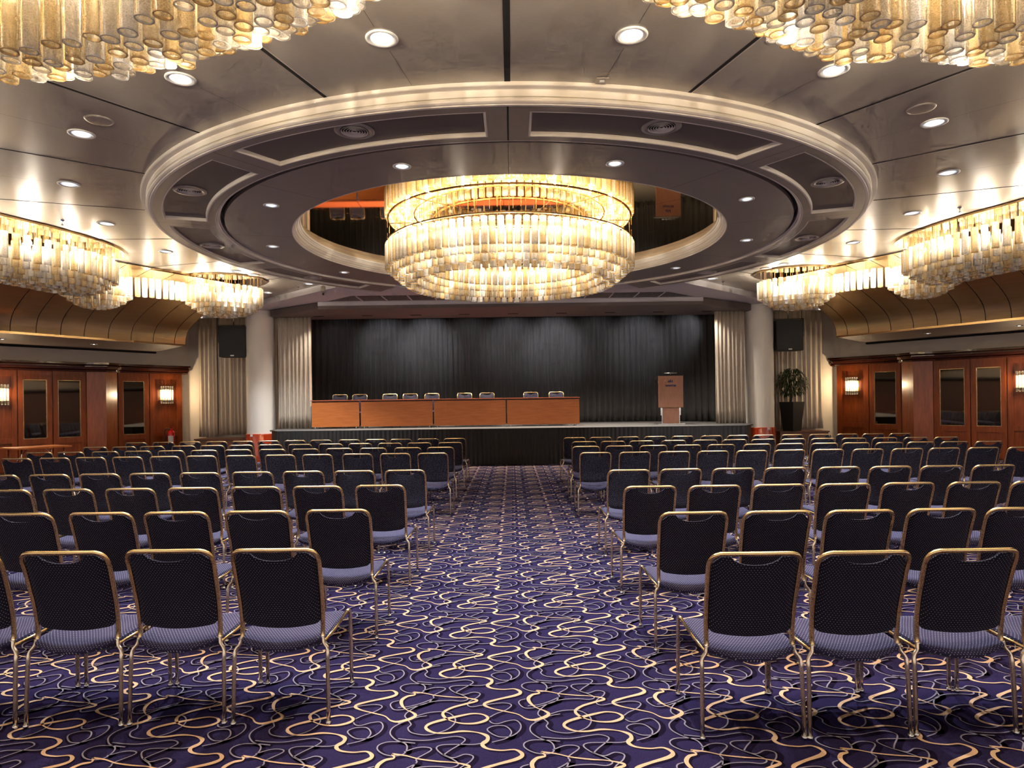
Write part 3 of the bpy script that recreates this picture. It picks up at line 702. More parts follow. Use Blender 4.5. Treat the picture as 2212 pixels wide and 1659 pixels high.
            b.box(gl[0], gl[1], 0.06, 0.10, z1g, top, tf=tf); b.box(gl[0], gl[1], 0.06, 0.10, z0g - 0.14, z0g, tf=tf)
            b.box(gl[0], gl[1], 0.06, 0.085, 0.14, z0g - 0.14, tf=tf); b.box(gl[0], gl[1], 0.06, 0.10, 0.02, 0.14, tf=tf)
            b.build('door_panel', 'wood', t)
            b = MB(); b.box(gl[0], gl[1], 0.066, 0.080, z0g, z1g, tf=tf); b.build('mirror_glass', 'darkglass', t)
            b = MB()
            for q in ((gl[0], gl[0] + 0.015, z0g, z1g), (gl[1] - 0.015, gl[1], z0g, z1g), (gl[0], gl[1], z0g, z0g + 0.015), (gl[0], gl[1], z1g - 0.015, z1g)): b.box(q[0], q[1], 0.078, 0.088, q[2], q[3], tf=tf)
            b.build('glass_bead', 'brass', t)
        else:
            b = MB(); b.box(a + 0.012, c - 0.012, 0.06, 0.075, 0.02, top, tf=fm)
            for q in ((a + 0.012, a + st), (c - st, c - 0.012)): b.box(q[0], q[1], 0.075, 0.10, 0.02, top, tf=fm)
            b.box(a + st, c - st, 0.075, 0.10, top - 0.14, top, tf=fm); b.box(a + st, c - st, 0.075, 0.10, 0.02, 0.16, tf=fm); b.box(a + st, c - st, 0.075, 0.10, 0.7, 0.82, tf=fm)
            struct(b.build('wall_panel_' + side, 'wood'))
            far = i == 0
            loc = fm @ Vector(((a + c) / 2, 0.078, Zr(0.32)))
            t = empty('wall_sconce', loc, 0, 'lit glass bar sconce on the wood panel at the %s of the %s wall' % ('far end' if far else 'near end', side), 'sconce', 'glass bar sconces')
            inv = Matrix.Translation(-Vector(loc)); tf = inv @ fm; m_ = (a + c) / 2; zc = Zr(0.32)
            b = MB(); b.box(m_ - 0.17, m_ + 0.17, 0.078, 0.09, zc - 0.22, zc + 0.22, tf=tf); b.build('back_plate', 'brass', t)
            for k in range(6):
                xx = m_ - 0.15 + 0.06 * k; b = MB(); b.tube([(xx, 0.15, zc - 0.24), (xx, 0.15, zc + 0.24)], 0.020, 10, tf=tf); b.build('glass_bar', 'bar', t)
            b = MB()
            for zz in (zc - 0.15, zc + 0.15): b.box(m_ - 0.17, m_ + 0.17, 0.09, 0.172, zz - 0.006, zz + 0.006, tf=tf)
            b.build('bracket', 'black', t)
            for zz in (zc - 0.04, zc + 0.07):
                b = MB(); b.tube([(m_ - 0.05, 0.112, zz), (m_ + 0.05, 0.112, zz)], 0.018, 10, tf=tf); b.build('lamp', 'sconceon', t)
            lamp('POINT', fm @ Vector((m_, 0.23, zc + 0.02)), 22, (1.0, 0.72, 0.42), 'sconce_light', shadow_soft_size=0.06)
    # cornice with a bump over the pier
    b = MB(); uE = 18.5; prof = [(0.06, HP - 0.23), (0.12, HP - 0.23), (0.14, HP - 0.19), (0.12, HP - 0.175), (0.17, HP - 0.155), (0.19, HP - 0.10), (0.19, HP - 0.075), (0.16, HP - 0.065), (0.28, HP - 0.045), (0.28, HP), (0.0, HP)]
    ptsu = [(U[0] - 0.15, 0), (U[2] - 0.05, 0), (U[2] + 0.08, 0.10), ((U[2] + U[3]) / 2, 0.22), (U[3] - 0.08, 0.10), (U[3] + 0.05, 0), (U[7] - 0.05, 0), ((U[7] + U[8]) / 2, 0.22), (U[8], 0), (uE, 0)]
    b.grid([[(u, y + (o_ if y > 0 else 0), z) for u, o_ in ptsu] for y, z in prof], 0, False, tf=fm)
    b.add([(ptsu[0][0], y, z) for y, z in prof], [tuple(range(len(prof)))], 0, tf=fm)
    struct(b.build('trim_' + ('5' if s < 0 else '6'), 'darkwood'))

# back wall and window bays with beige curtains
b = MB(); b.box(-9.5, -6.46, 19.1, 19.25, 0, Z(2.13) - 0.002); b.box(6.46, 9.5, 19.1, 19.25, 0, Z(2.13) - 0.002); struct(b.build('wall_back', 'wall'))
def curtain(name, x0, x1, Y, z0, z1, mname, pitch, amp, seed, label, grp=None, gather=None, curve=None, flare=0.0):
    r = random.Random(seed); n = int((x1 - x0) / 0.02); b = MB(); ph = []; a = 0
    xs = [x0 + (x1 - x0) * i / n for i in range(n + 1)]
    for x in xs:
        ph.append(a); a += 2 * PI * (x1 - x0) / n / (pitch * r.uniform(0.55, 1.5))
    am = [amp * (0.6 + 0.6 * r.random()) for _ in xs]; am = [sum(am[max(0, i - 4):i + 5]) / len(am[max(0, i - 4):i + 5]) for i in range(len(am))]
    rows = []
    for k in range(9):
        t = k / 8; z = z0 + (z1 - z0) * t
        rows.append([(x + (flare * (1 - t) * ((x - (x0 + x1) / 2)) if flare else 0) + 0.01 * math.sin(3 * t + i * 0.35), Y + (curve(x) if curve else 0) + am[i] * math.sin(ph[i] + 0.5 * math.sin(2.2 * t + i * 0.02)) * (0.75 + 0.35 * (1 - t)), z) for i, x in enumerate(xs)])
    b.grid(rows, 0, True)
    o = b.build(name, mname, fix=False)
    so = o.modifiers.new('thick', 'SOLIDIFY'); so.thickness = 0.006
    return tag(o, label, 'curtain', grp)
p = lambda x, y, Y: at(x, y, Y=Y)
for s, x0, x1, lab in ((-1, 429, 474, 'left wall end curtain panel'), ):
    pass
wy = 18.95
curtain('window_curtain', p(429, 850, wy).x, p(470, 850, wy).x, wy, 0.64, Z(2.13) - 0.004, 'beige', 0.13, 0.035, 1, 'beige curtain left half behind the left hanging loudspeaker, next to the white wall', 'beige window curtains')
curtain('window_curtain', p(472, 850, wy).x, p(532, 850, wy).x, wy, 0.70, Z(2.13) - 0.004, 'beige', 0.13, 0.035, 2, 'beige curtain right half behind the left hanging loudspeaker, next to the column', 'beige window curtains')
curtain('window_curtain', p(1676, 850, wy).x, p(1733, 850, wy).x, wy, 0.65, Z(2.13) - 0.004, 'beige', 0.13, 0.035, 3, 'beige curtain behind the potted plant, next to the right column', 'beige window curtains')
curtain('window_curtain', p(1735, 850, wy).x, p(1778, 850, wy).x, wy, 0.65, Z(2.13) - 0.004, 'beige', 0.15, 0.03, 4, 'beige curtain right of the potted plant, next to the white wall', 'beige window curtains')
# benches in the window bays
for s, x0, x1, lab in ((-1, 428, 538, 'low brown wooden bench box below the left curtains'), (1, 1677, 1783, 'low brown wooden bench box carrying the potted plant')):
    xa, xb_ = p(x0, 930, 18.4).x, p(x1, 930, 18.4).x
    t = empty('window_bench', ((xa + xb_) / 2, 18.6, 0), 0, lab, 'bench', 'window benches'); w = (xb_ - xa) / 2
    MB().box(-w + 0.02, w - 0.02, -0.42, 0.15, 0.0, 0.585).build('front_panel', 'woodbox', t); MB().box(-w, w, -0.46, 0.18, 0.585, 0.625, bev=0.006).build('top', 'woodbox', t)

# columns
for s, x in ((-1, 565), (1, 1641.5)):
    q = at(x, 930, Y=17.9); t = empty('round_column', (q.x, q.y, 0), 0, 'cream round column with red cherry plinth at the %s of the stage' % ('left' if s < 0 else 'right'), 'column', 'columns beside the stage')
    MB().lathe([(0.372, 0.76), (0.372, Z(2.13))], 48).build('shaft', 'column', t)
    MB().lathe([(0.408, 0.0), (0.408, 0.745), (0.402, 0.765), (0.37, 0.765)], 48).build('plinth', 'plinth', t)
    a0 = -PI / 2 - 0.3 if s < 0 else -PI / 2 + 0.2
    b = MB(); b.box(-0.035, 0.035, -0.006, 0.006, -0.03, 0.03, bev=0.003)
    o = b.build('socket_plate', 'white', t); o.location = (0.413 * math.cos(a0), 0.413 * math.sin(a0), 0.73); o.rotation_euler = (0, 0, a0 + PI / 2)

# hanging loudspeakers
for s, xc, y0, y1 in ((-1, 501, 704, 771), (1, 1706, 690, 757)):
    Yd = 17.6; a = at(xc, y0, Y=Yd); c = at(xc, y1, Y=Yd)
    t = empty('hanging_loudspeaker', (a.x, Yd, (a.z + c.z) / 2), -0.12 * s, 'black square loudspeaker hanging in front of the beige curtain on the %s' % ('left' if s < 0 else 'right'), 'loudspeaker', 'hanging loudspeakers')
    hh = (a.z - c.z) / 2; w = 0.345
    b = MB(); b.box(-w, w, 0.0, 0.42, -hh, hh, bev=0.015); b.build('cabinet', 'black', t)
    b = MB(); b.box(-w + 0.012, w - 0.012, -0.014, 0.0, -hh + 0.012, hh - 0.012, bev=0.004); b.build('front_grille', 'speaker', t)
    b = MB(); b.box(-0.045, 0.045, -0.02, -0.014, -hh + 0.02, -hh + 0.05); b.build('badge', 'white', t)
    b = MB()
    for q in (-1, 1):
        b.tube([(q * w, 0.15, 0.0), (q * (w + 0.05), 0.15, 0.0)], 0.018, 8); b.tube([(q * (w + 0.04), 0.15, -0.03), (q * (w + 0.04), 0.15, 0.08), (q * (w + 0.045), 0.15, hh + 0.03)], 0.008, 6)
    b.tube([(-w - 0.045, 0.15, hh + 0.03), (w + 0.045, 0.15, hh + 0.03)], 0.01, 6); b.build('yoke', 'black', t)
    b = MB(); b.tube([(0, 0.15, hh + 0.03), (0, 0.15, Z(2.13) - (a.z + c.z) / 2)], 0.012, 8); b.build('hanging_rod', 'steel', t)

# ================================================================= STAGE
SZt = 0.885
b = MB(); b.slab([[(-5.73, 16.22), (5.67, 16.10), (6.15, 16.9), (6.15, 18.9), (-6.2, 18.9), (-6.2, 16.95)]], SZt - 0.03, SZt, 0, 1); b.slab([[(-5.68, 16.27), (5.62, 16.15), (6.1, 16.9), (6.1, 18.88), (-6.15, 18.88), (-6.15, 16.95)]], 0, SZt - 0.03, 1)
b.slab([[(-6.2, 18.9), (6.15, 18.9), (6.15, 21.5), (-6.2, 21.5)]], SZt - 0.03, SZt, 0, 1)
tag(b.build('stage_platform', ['stagefloor', 'black']), 'low black stage platform with grey top carrying tables and lectern', 'stage')
# pleated skirt
def skirt_y(x): return 16.22 + (x + 5.73) / 11.4 * -0.12 - 0.02
b = MB(); n = 900; xs = [-5.74 + 11.43 * i / n for i in range(n + 1)]
b.grid([[(x, skirt_y(x) - 0.018 - 0.018 * math.sin(x * 62 + 1.6 * math.sin(x * 3.1)) * (0.4 + 0.6 * (1 - t)), z) for x in xs] for t, z in ((0, 0.004), (0.5, 0.4), (1, SZt - 0.012))], 0, True)
tag(b.build('stage_skirt', 'skirt', fix=False), 'black pleated skirt cloth along the stage front', 'skirt')

curtain('stage_curtain', -6.15, 6.25, 20.2, SZt + 0.002, Zr(2.57), 'blackcloth', 0.19, 0.055, 5, 'wide black stage backdrop curtain behind the tables', None, curve=lambda x: -0.5 * max(0, abs(x) - 5.0) - (0.35 if x > 0 else 0) * max(0, abs(x) - 4.0))
curtain('stage_side_curtain', p(601, 850, 17.75).x, p(674, 850, 17.75).x, 17.75, SZt + 0.002, Zr(2.335), 'beige', 0.11, 0.045, 6, 'gathered beige curtain at the left side of the stage', 'beige stage side curtains')
curtain('stage_side_curtain', p(1546, 850, 17.6).x, p(1609, 850, 17.6).x, 17.6, SZt + 0.002, Zr(2.335), 'beige', 0.12, 0.045, 7, 'gathered beige curtain at the right side of the stage', 'beige stage side curtains')
b = MB(); b.box(-6.3, 6.3, 19.95, 20.0, Zr(2.60), Zr(2.79)); tag(b.build('curtain_pelmet', 'black'), 'narrow black rail above the black stage curtain', 'curtain rail')
# black stage house behind and above
b = MB(); b.box(-6.3, 6.3, 21.0, 21.1, SZt, Zr(2.9)); b.box(-6.45, -6.3, 18.3, 21.1, 0, Zr(2.9)); b.box(6.3, 6.45, 18.3, 21.1, 0, Zr(2.9)); b.box(-6.4, 6.4, 18.3, 21.1, Zr(2.8), Zr(2.9)); b.box(-6.4, 6.4, 18.28, 18.34, Zr(2.50), Zr(2.9)); struct(b.build('wall_stage', 'black'))

# stage tables
TY = 17.4; ttz = 1.635
for i, (x0, x1) in enumerate(((672, 777), (778.5, 935.5), (936.5, 1093.5), (1094.5, 1252.5))):
    xa, xb_ = at(x0, 890, Y=TY).x, at(x1, 890, Y=TY).x
    lab = ['shorter orange wood panel table at the left end of the stage row', 'orange wood panel table on the stage, second from the left end', 'orange wood panel table on the stage, second from the right end', 'orange wood panel table at the right end, nearest the lectern'][i]
    t = empty('conference_table', ((xa + xb_) / 2, TY, SZt), 0, lab, 'table', 'tables on the stage'); w = (xb_ - xa) / 2; hz = ttz - SZt
    b = MB(); b.box(-w, w, -0.03, 0.45, hz - 0.028, hz, 0, bev=0.004); b.build('tabletop', 'tabletrim', t)
    b = MB(); b.box(-w + 0.012, w - 0.012, 0.0, 0.016, 0.045, hz - 0.055, bev=0.002); b.build('modesty_panel', 'tablewood', t)
    b = MB(); b.box(-w + 0.02, w - 0.02, 0.018, 0.04, hz - 0.055, hz - 0.028); b.build('rail', 'black', t)
    for sx in (-1, 1):
        b = MB(); xx = sx * (w - 0.10); b.box(xx - 0.02, xx + 0.02, 0.22, 0.26, 0.07, hz - 0.028); b.box(xx - 0.02, xx + 0.02, 0.02, 0.43, 0.05, 0.075); l = b.build('leg', 'black', t)
        for yy in (0.03, 0.41):
            b = MB(); b.lathe([(0.0, -0.012), (0.022, -0.012), (0.025, -0.006), (0.025, 0.006), (0.022, 0.012), (0, 0.012)], 14, tf=Matrix.Rotation(PI / 2, 4, 'Y')); cst = b.build('caster', 'white', l); cst.location = (xx, yy, 0.026)
    for sx in (-0.68, -0.1, 0.62):
        pass
# lectern
q = at(1449.5, 917, Y=17.3); t = empty('lectern', (q.x, 17.3, SZt), 0.0, 'pinkish wood lectern with blue sail logo standing alone on the stage', 'lectern')
k = 14.5 / F; zt = lambda y: (at(1449.5, y, Y=17.3).z - SZt)
b = MB(); b.box(-0.355, 0.355, -0.05, 0.40, 0.0, 0.03, bev=0.005); b.build('base_plate', 'steel', t)
b = MB(); b.box(-0.323, 0.323, -0.03, -0.008, zt(880), zt(812), bev=0.003); fp = b.build('front_panel', 'lectern', t)
b = MB(); b.box(-0.217, 0.217, 0.0, 0.02, 0.03, zt(881)); b.build('lower_panel', 'lectern', t)
for sx in (-1, 1):
    b = MB(); b.box(sx * 0.224 - 0.013, sx * 0.224 + 0.013, 0.0, 0.06, 0.03, zt(881)); b.build('post', 'steel', t)
    b = MB(); b.box(sx * 0.250 - 0.013, sx * 0.250 + 0.013, 0.01, 0.05, zt(897), zt(881)); b.build('bracket', 'steel', t)
b = MB(); b.add([(-0.33, -0.03, zt(812)), (0.33, -0.03, zt(812)), (0.33, 0.42, zt(812) - 0.10), (-0.33, 0.42, zt(812) - 0.10), (-0.33, -0.03, zt(812) + 0.015), (0.33, -0.03, zt(812) + 0.015), (0.33, 0.42, zt(812) - 0.085), (-0.33, 0.42, zt(812) - 0.085)],
    [(0, 1, 2, 3), (7, 6, 5, 4), (0, 4, 5, 1), (1, 5, 6, 2), (2, 6, 7, 3), (3, 7, 4, 0)]); b.build('desk_top', 'black', t)
b = MB(); b.tube([(-0.17, -0.02, zt(806)), (0.17, -0.02, zt(806))], 0.010, 8); lb = b.build('reading_lamp', 'steel', t)
b = MB(); b.tube([(0, -0.01, zt(812)), (0, -0.02, zt(806))], 0.006, 6); b.build('lamp_stem', 'steel', lb)
b = MB(); zc = zt(826)   # three sails
for xx, hh, w in ((-0.058, 0.070, 0.034), (-0.014, 0.095, 0.040), (0.036, 0.084, 0.038)):
    b.add([(xx - w * 0.7, -0.033, zc), (xx + w * 0.5, -0.033, zc), (xx + w * 0.35, -0.033, zc + hh), (xx - w * 0.7, -0.0305, zc), (xx + w * 0.5, -0.0305, zc), (xx + w * 0.35, -0.0305, zc + hh)], [(0, 1, 2), (5, 4, 3), (0, 3, 4, 1), (1, 4, 5, 2), (2, 5, 3, 0)])
b.build('logo', 'logo', fp)
def text(txt, size, loc, mname, parent, rot=(PI / 2, 0, 0), bold=0.0):
    cu = bpy.data.curves.new('lettering', 'FONT'); cu.body = txt; cu.size = size; cu.align_x = 'CENTER'; cu.extrude = 0.0008; cu.offset = bold
    tmp = bpy.data.objects.new('tmp', cu); COL.objects.link(tmp); bpy.context.view_layer.update(); me = bpy.data.meshes.new_from_object(tmp.evaluated_get(bpy.context.evaluated_depsgraph_get()))
    bpy.data.objects.remove(tmp); me.materials.clear(); me.materials.append(M[mname]); o = bpy.data.objects.new('lettering', me); COL.objects.link(o); o.parent = parent; o.location = loc; o.rotation_euler = rot; return o
text('MARITIM', 0.070, (0.0, -0.032, zt(835)), 'logo', fp, bold=0.0025)
for sx in (-1, 1):
    b = MB(); b.tube([(sx * 0.15, -0.034, zt(822)), (sx * 0.15, -0.029, zt(822))], 0.006, 8); b.build('screw', 'steel', fp)

# potted plant on the right bench
Yp = 18.30; q0 = at(1711, 929, Y=Yp)
t = empty('potted_plant', (q0.x, Yp, 0.6255), 0, 'bushy green plant in a tall dark square pot on the right bench', 'plant')
ph = at(1711, 868, Y=Yp).z - 0.6255; b = MB(); w0, w1 = 0.205, 0.29
R45 = Matrix.Rotation(0.5, 4, 'Z')
vs = [(-w0, -w0, 0), (w0, -w0, 0), (w0, w0, 0), (-w0, w0, 0), (-w1, -w1, ph), (w1, -w1, ph), (w1, w1, ph), (-w1, w1, ph), (-w1 + .03, -w1 + .03, ph), (w1 - .03, -w1 + .03, ph), (w1 - .03, w1 - .03, ph), (-w1 + .03, w1 - .03, ph), (-w1 + .04, -w1 + .04, ph - .06), (w1 - .04, -w1 + .04, ph - .06), (w1 - .04, w1 - .04, ph - .06), (-w1 + .04, w1 - .04, ph - .06)]
vs = [(x * 0.80, y * 0.80, z) for x, y, z in vs]
fs_ = [(0, 3, 2, 1)] + [(i, (i + 1) % 4, 4 + (i + 1) % 4, 4 + i) for i in range(4)] + [(4 + i, 4 + (i + 1) % 4, 8 + (i + 1) % 4, 8 + i) for i in range(4)] + [(8 + i, 8 + (i + 1) % 4, 12 + (i + 1) % 4, 12 + i) for i in range(4)]
b.add(vs, fs_, 0, tf=R45); b.build('pot', 'black', t)
b = MB(); b.box(-0.2, 0.2, -0.2, 0.2, ph - 0.07, ph - 0.05, tf=R45); b.build('soil', 'soil', t)
b = MB(); r = random.Random(3)
for i in range(5):
    a = r.uniform(0, 6.28); b.tube([(0.05 * math.cos(a), 0.05 * math.sin(a), ph - 0.06), (0.04 * math.cos(a + 1), 0.04 * math.sin(a + 1), ph + 0.25), (0.16 * math.cos(a), 0.16 * math.sin(a), ph + 0.6)], [0.014, 0.012, 0.006], 6)
b.build('stem', 'stem', t)
b = MB()
for i in range(760):
    th = r.uniform(0, 2 * PI); u = r.uniform(-0.75, 1); rr = 0.36 * math.sqrt(1 - min(1, u * u)) * r.uniform(0.5, 1.05)
    c0 = Vector((rr * math.cos(th), rr * math.sin(th), ph + 0.50 + 0.42 * u))
    out = Vector((math.cos(th), math.sin(th), 0)); L = r.uniform(0.10, 0.19); wv = Vector((-math.sin(th), math.cos(th), r.uniform(-0.4, 0.4))).normalized() * r.uniform(0.010, 0.017)
    dr = r.uniform(0.3, 1.0); p1 = c0 + out * L * 0.5 + Vector((0, 0, 0.03 - 0.3 * L * dr)); p2 = c0 + out * L * 0.8 + Vector((0, 0, -L * dr))
    o_ = len(b.v); b.v += [tuple(c0), tuple(p1 + wv), tuple(p1 - wv), tuple(p2)]; b.f += [(o_, o_ + 1, o_ + 2), (o_ + 1, o_ + 3, o_ + 2)]; b.mi += [0, 0]; b.sm += [True, True]
fo_ = b.build('foliage', 'leaf', t, fix=False); fo_['kind'] = 'stuff'

# fire extinguisher
fm = frame(-1); ue = wall_u(-1, 351); q = fm @ Vector((ue, 0.45, 0.0))
t = empty('fire_extinguisher', (q.x, q.y, 0.0), 0.3, 'red fire extinguisher on a stand before the left wood panelling', 'fire extinguisher')
MB().lathe([(0.0, 0.36), (0.078, 0.365), (0.092, 0.39), (0.092, 0.78), (0.08, 0.83), (0.033, 0.865), (0.028, 0.885), (0, 0.885)], 22).build('cylinder', 'red', t)
MB().lathe([(0.0935, 0.46), (0.0935, 0.72)], 12, a0=-PI / 2 - 0.8, a1=-PI / 2 + 0.8).build('instruction_label', 'paper', t)
b = MB(); b.box(-0.02, 0.02, -0.03, 0.03, 0.885, 0.925); b.tube([(0, 0.02, 0.915), (0.03, -0.04, 0.955), (0.07, -0.08, 0.975)], 0.010); b.tube([(0, 0.02, 0.90), (0.06, -0.06, 0.905)], 0.008); b.build('valve', 'red', t)
b = MB(); b.tube([tuple(v) for v in catmull([(-0.02, 0, 0.90), (-0.12, 0, 0.915), (-0.17, 0, 0.80), (-0.15, 0, 0.6), (-0.11, 0, 0.48)], 6)], 0.014); b.build('hose', 'black', t)
b = MB(); b.lathe([(0.0, 0.0), (0.14, 0.0), (0.14, 0.015), (0.02, 0.03), (0.015, 0.35), (0.1, 0.355), (0.1, 0.361), (0, 0.361)], 20); b.build('stand', 'blackgloss', t)

# folding table at the left
q = at(35, 969, rel=0.74 - H); q2 = at(155.6, 962, rel=0.74 - H)
ang = math.atan2(q2.y - q.y, q2.x - q.x)
t = empty('folding_table', (q.x, q.y, 0), ang, 'orange wood folding table with grey metal legs before the left doors', 'table')
LT = math.hypot(q2.x - q.x, q2.y - q.y)
b = MB(); b.box(0, LT, 0, 0.72, 0.708, 0.74, bev=0.004); b.build('tabletop', 'tablewood', t)
for xx in (0.12, LT - 0.12):
    b = MB()
    for yy in (0.08, 0.64):
        b.tube([(xx, yy, 0.705), (xx, yy, 0.0)], 0.014)
    b.tube([(xx, 0.08, 0.12), (xx, 0.64, 0.12)], 0.011); b.tube([(xx, 0.36, 0.42), (xx + (0.22 if xx < 0.5 * LT else -0.22), 0.36, 0.70)], 0.009); b.tube([(xx, 0.08, 0.42), (xx, 0.64, 0.42)], 0.009)
    b.build('leg', 'steel', t)

# ================================================================= CHAIRS
def make_chair(glides=True):
    t = empty('banquet_chair', (0, 0, 0))
    # local: x across, +y forward (towards the stage), origin between the rear feet
    r = 0.0105
    pts = [(-0.197, 0.035, 0.40), (-0.197, 0.045, 0.47), (-0.200, 0.028, 0.60), (-0.204, -0.025, 0.785), (-0.203, -0.046, 0.838), (-0.190, -0.064, 0.870), (-0.166, -0.074, 0.884), (-0.135, -0.077, 0.887)]
    full = catmull(pts + [(0, -0.080, 0.887)] + [(-x, y, z) for x, y, z in pts[::-1]], 4)
    b = MB(); b.tube([tuple(v) for v in full], 0.0115, 10); b.build('back_frame', 'brass', t)
    # backrest: padded, curved, scooped at the top
    nx, nz = 20, 16; front, back = [], []
    def yc(z): return np.interp(z, [0.46, 0.60, 0.80, 0.875], [0.045, 0.028, -0.030, -0.062])
    def topz(x):
        a = abs(x) / 0.192; base = 0.873 - 0.040 * (max(0, a - 0.72) / 0.28) ** 2
        sc = max(0.0, 1 - (abs(x) / 0.108) ** 2); return base - 0.044 * math.sqrt(sc) if sc > 0 else base
    def botz(x): a = abs(x) / 0.192; return 0.474 + 0.020 * a * a + 0.02 * max(0, (a - 0.85) / 0.15) ** 2
    for side in (0, 1):
        rows = []
        for k in range(nz + 1):
            row = []
            for i in range(nx + 1):
                x = -0.192 + 0.384 * i / nx; z = botz(x) + (topz(x) - botz(x)) * k / nz
                e = min(1.0, min(min(i, nx - i) / 2.0, min(k, nz - k) / 1.5)); th = 0.006 + 0.012 * math.sqrt(e)
                y = yc(z) + 0.006 - 0.022 * (1 - (x / 0.192) ** 2) * 0.9 + (th if side else -th)
                row.append((x, y, z))
            rows.append(row)
        (front if side else back).extend(rows)
    b = MB(); b.grid(back); b.grid(front)
    for A, B in zip([back[0], back[-1], [q[0] for q in back], [q[-1] for q in back]], [front[0], front[-1], [q[0] for q in front], [q[-1] for q in front]]): b.grid([A, B])
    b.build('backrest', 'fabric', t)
    # seat: curved cushion
    rows = []; ny = 14
    def seatpt(u, v, top):
        hw = 0.205 + 0.012 * v - 0.02 * max(0, (abs(v - 0.5) - 0.42) / 0.08) ** 2
        x = -hw + 2 * hw * u; y = 0.015 + 0.435 * v
        e = min(1, min(u, 1 - u) / 0.08) ; ev = min(1, v / 0.09, (1 - v) / 0.07); ed = math.sqrt(max(0, min(e, ev)))
        mid = 1 - (2 * u - 1) ** 2
        dip = -0.026 * mid * (1 - 0.45 * v)
        z = 0.448 + dip - 0.022 * max(0, (v - 0.8) / 0.2) ** 2 - 0.006 * (1 - v)
        zt_ = z - 0.014 * (1 - ed); zb = z - 0.055 - 0.014 * mid * (1 - v) + 0.018 * (1 - ed)
        yb = y - 0.03 * mid * max(0, 1 - v / 0.15)
        return (x, yb, zt_ if top else zb)
    N = 18
    topg = [[seatpt(i / N, j / ny, True) for i in range(N + 1)] for j in range(ny + 1)]; botg = [[seatpt(i / N, j / ny, False) for i in range(N + 1)] for j in range(ny + 1)]
    b = MB(); b.grid(topg); b.grid(botg)
    for A, B in zip([topg[0], topg[-1], [q[0] for q in topg], [q[-1] for q in topg]], [botg[0], botg[-1], [q[0] for q in botg], [q[-1] for q in botg]]):
        mid_ = [((a[0] + c[0]) / 2 + 0.006 * (1 if a[0] > 0.19 else -1 if a[0] < -0.19 else 0), (a[1] + c[1]) / 2 - (0.012 if a[1] < 0.03 else -0.01 if a[1] > 0.44 else 0), (a[2] + c[2]) / 2) for a, c in zip(A, B)]
        b.grid([A, mid_, B])
    b.build('seat', 'seatfabric_lit', t)
    for sx in (-1, 1):
        P = catmull([(sx * 0.197, 0.035, 0.432), (sx * 0.203, 0.030, 0.398), (sx * 0.224, 0.022, 0.365), (sx * 0.227, 0.012, 0.30), (sx * 0.231, 0.0, 0.010)], 4)
        b = MB(); b.tube([tuple(v) for v in P], r, 8); l = b.build('leg', 'chrome', t)
        if glides: MB().lathe([(0.0, 0.002), (0.012, 0.002), (0.0135, 0.006), (0.013, 0.016), (0.0, 0.016)], 10).build('glide', 'steel', l).location = (sx * 0.231, 0.0, 0)
        P = catmull([(sx * 0.222, 0.425, 0.425), (sx * 0.226, 0.448, 0.428), (sx * 0.229, 0.462, 0.405), (sx * 0.231, 0.465, 0.30), (sx * 0.233, 0.470, 0.010)], 4)
        b = MB(); b.tube([tuple(v) for v in P], r, 8); l = b.build('leg', 'chrome', t)
        if glides: MB().lathe([(0.0, 0.002), (0.012, 0.002), (0.0135, 0.006), (0.013, 0.016), (0.0, 0.016)], 10).build('glide', 'steel', l).location = (sx * 0.233, 0.470, 0)
        b = MB(); b.tube([(sx * 0.204, 0.032, 0.405), (sx * 0.214, 0.20, 0.408), (sx * 0.222, 0.425, 0.425)], r * 0.9, 8); b.build('seat_rail', 'brass', t)
    for o in t.children_recursive:
        if o.type == 'MESH':
            for v in o.data.vertices: v.co.x *= 0.985; v.co.y *= 0.97; v.co.z *= 0.958
            o.location = (o.location.x * 0.985, o.location.y * 0.97, o.location.z)
    return t
near_chair = make_chair(True); far_chair = make_chair(False); usedc = {0: False, 1: False}
ROWS = {
 'left': [
  ([586, 353, 126, -106], (1193, 1196)),
  ([725, 551, 375, 209, 32], (1107, 1110)),
  ([818, 683, 548, 412, 277, 140.5, 5], (1053, 1058)),
  ([873, 763, 651, 541, 428.5, 319, 209.5, 100, -11], (1018.5, 1027)),
  ([934, 852, 770, 684, 602.5, 518, 431, 354, 273, 191, 114, 32], (981, 990)),
  ([951, 880, 805, 731, 658, 587, 511.5, 439.5, 368, 295, 225, 150, 84.5], (968, 977)),
  ([972, 905, 841.5, 777.5, 713, 647, 582, 519, 456, 395, 327, 267, 203], (958, 965)),
  ([982, 924.5, 866, 812, 754, 692, 637.6, 579, 523, 466, 409, 350.5, 291.5], (948.5, 956)),
 ],
 'right': [
  ([1632, 1861.6, 2107.6, 2345], (1193, 1191)),
  ([1499, 1680, 1859, 2039.5, 2211], (1105.5, 1103)),
  ([1405, 1544.7, 1685, 1827, 1966.8, 2109.6, 2246], (1049, 1045)),
  ([1358, 1471.6, 1586, 1698.9, 1814.7, 1925, 2035.8, 2150.7], (1014, 1008)),
  ([1286.6, 1372, 1457, 1541, 1624.8, 1707.8, 1791, 1876.7, 1962, 2043.5, 2128, 2214], (978, 967)),
  ([1266, 1338, 1412.4, 1485.6, 1559, 1636.5, 1708, 1782, 1851.6, 1922.7, 1992, 2065, 2138.7], (965.5, 953)),
  ([1262, 1321.6, 1385, 1455.5, 1524.5, 1587.7, 1650.7, 1716, 1780, 1845.7, 1913.7, 1980.5, 2047.6], (954.5, 944.5)),
  ([1241.6, 1297.6, 1357.7, 1416, 1474.8, 1537.7, 1595, 1651.8, 1713.4, 1773, 1832, 1888.7, 1945.7], (945.5, 937)),
 ]}
rc = random.Random(11)
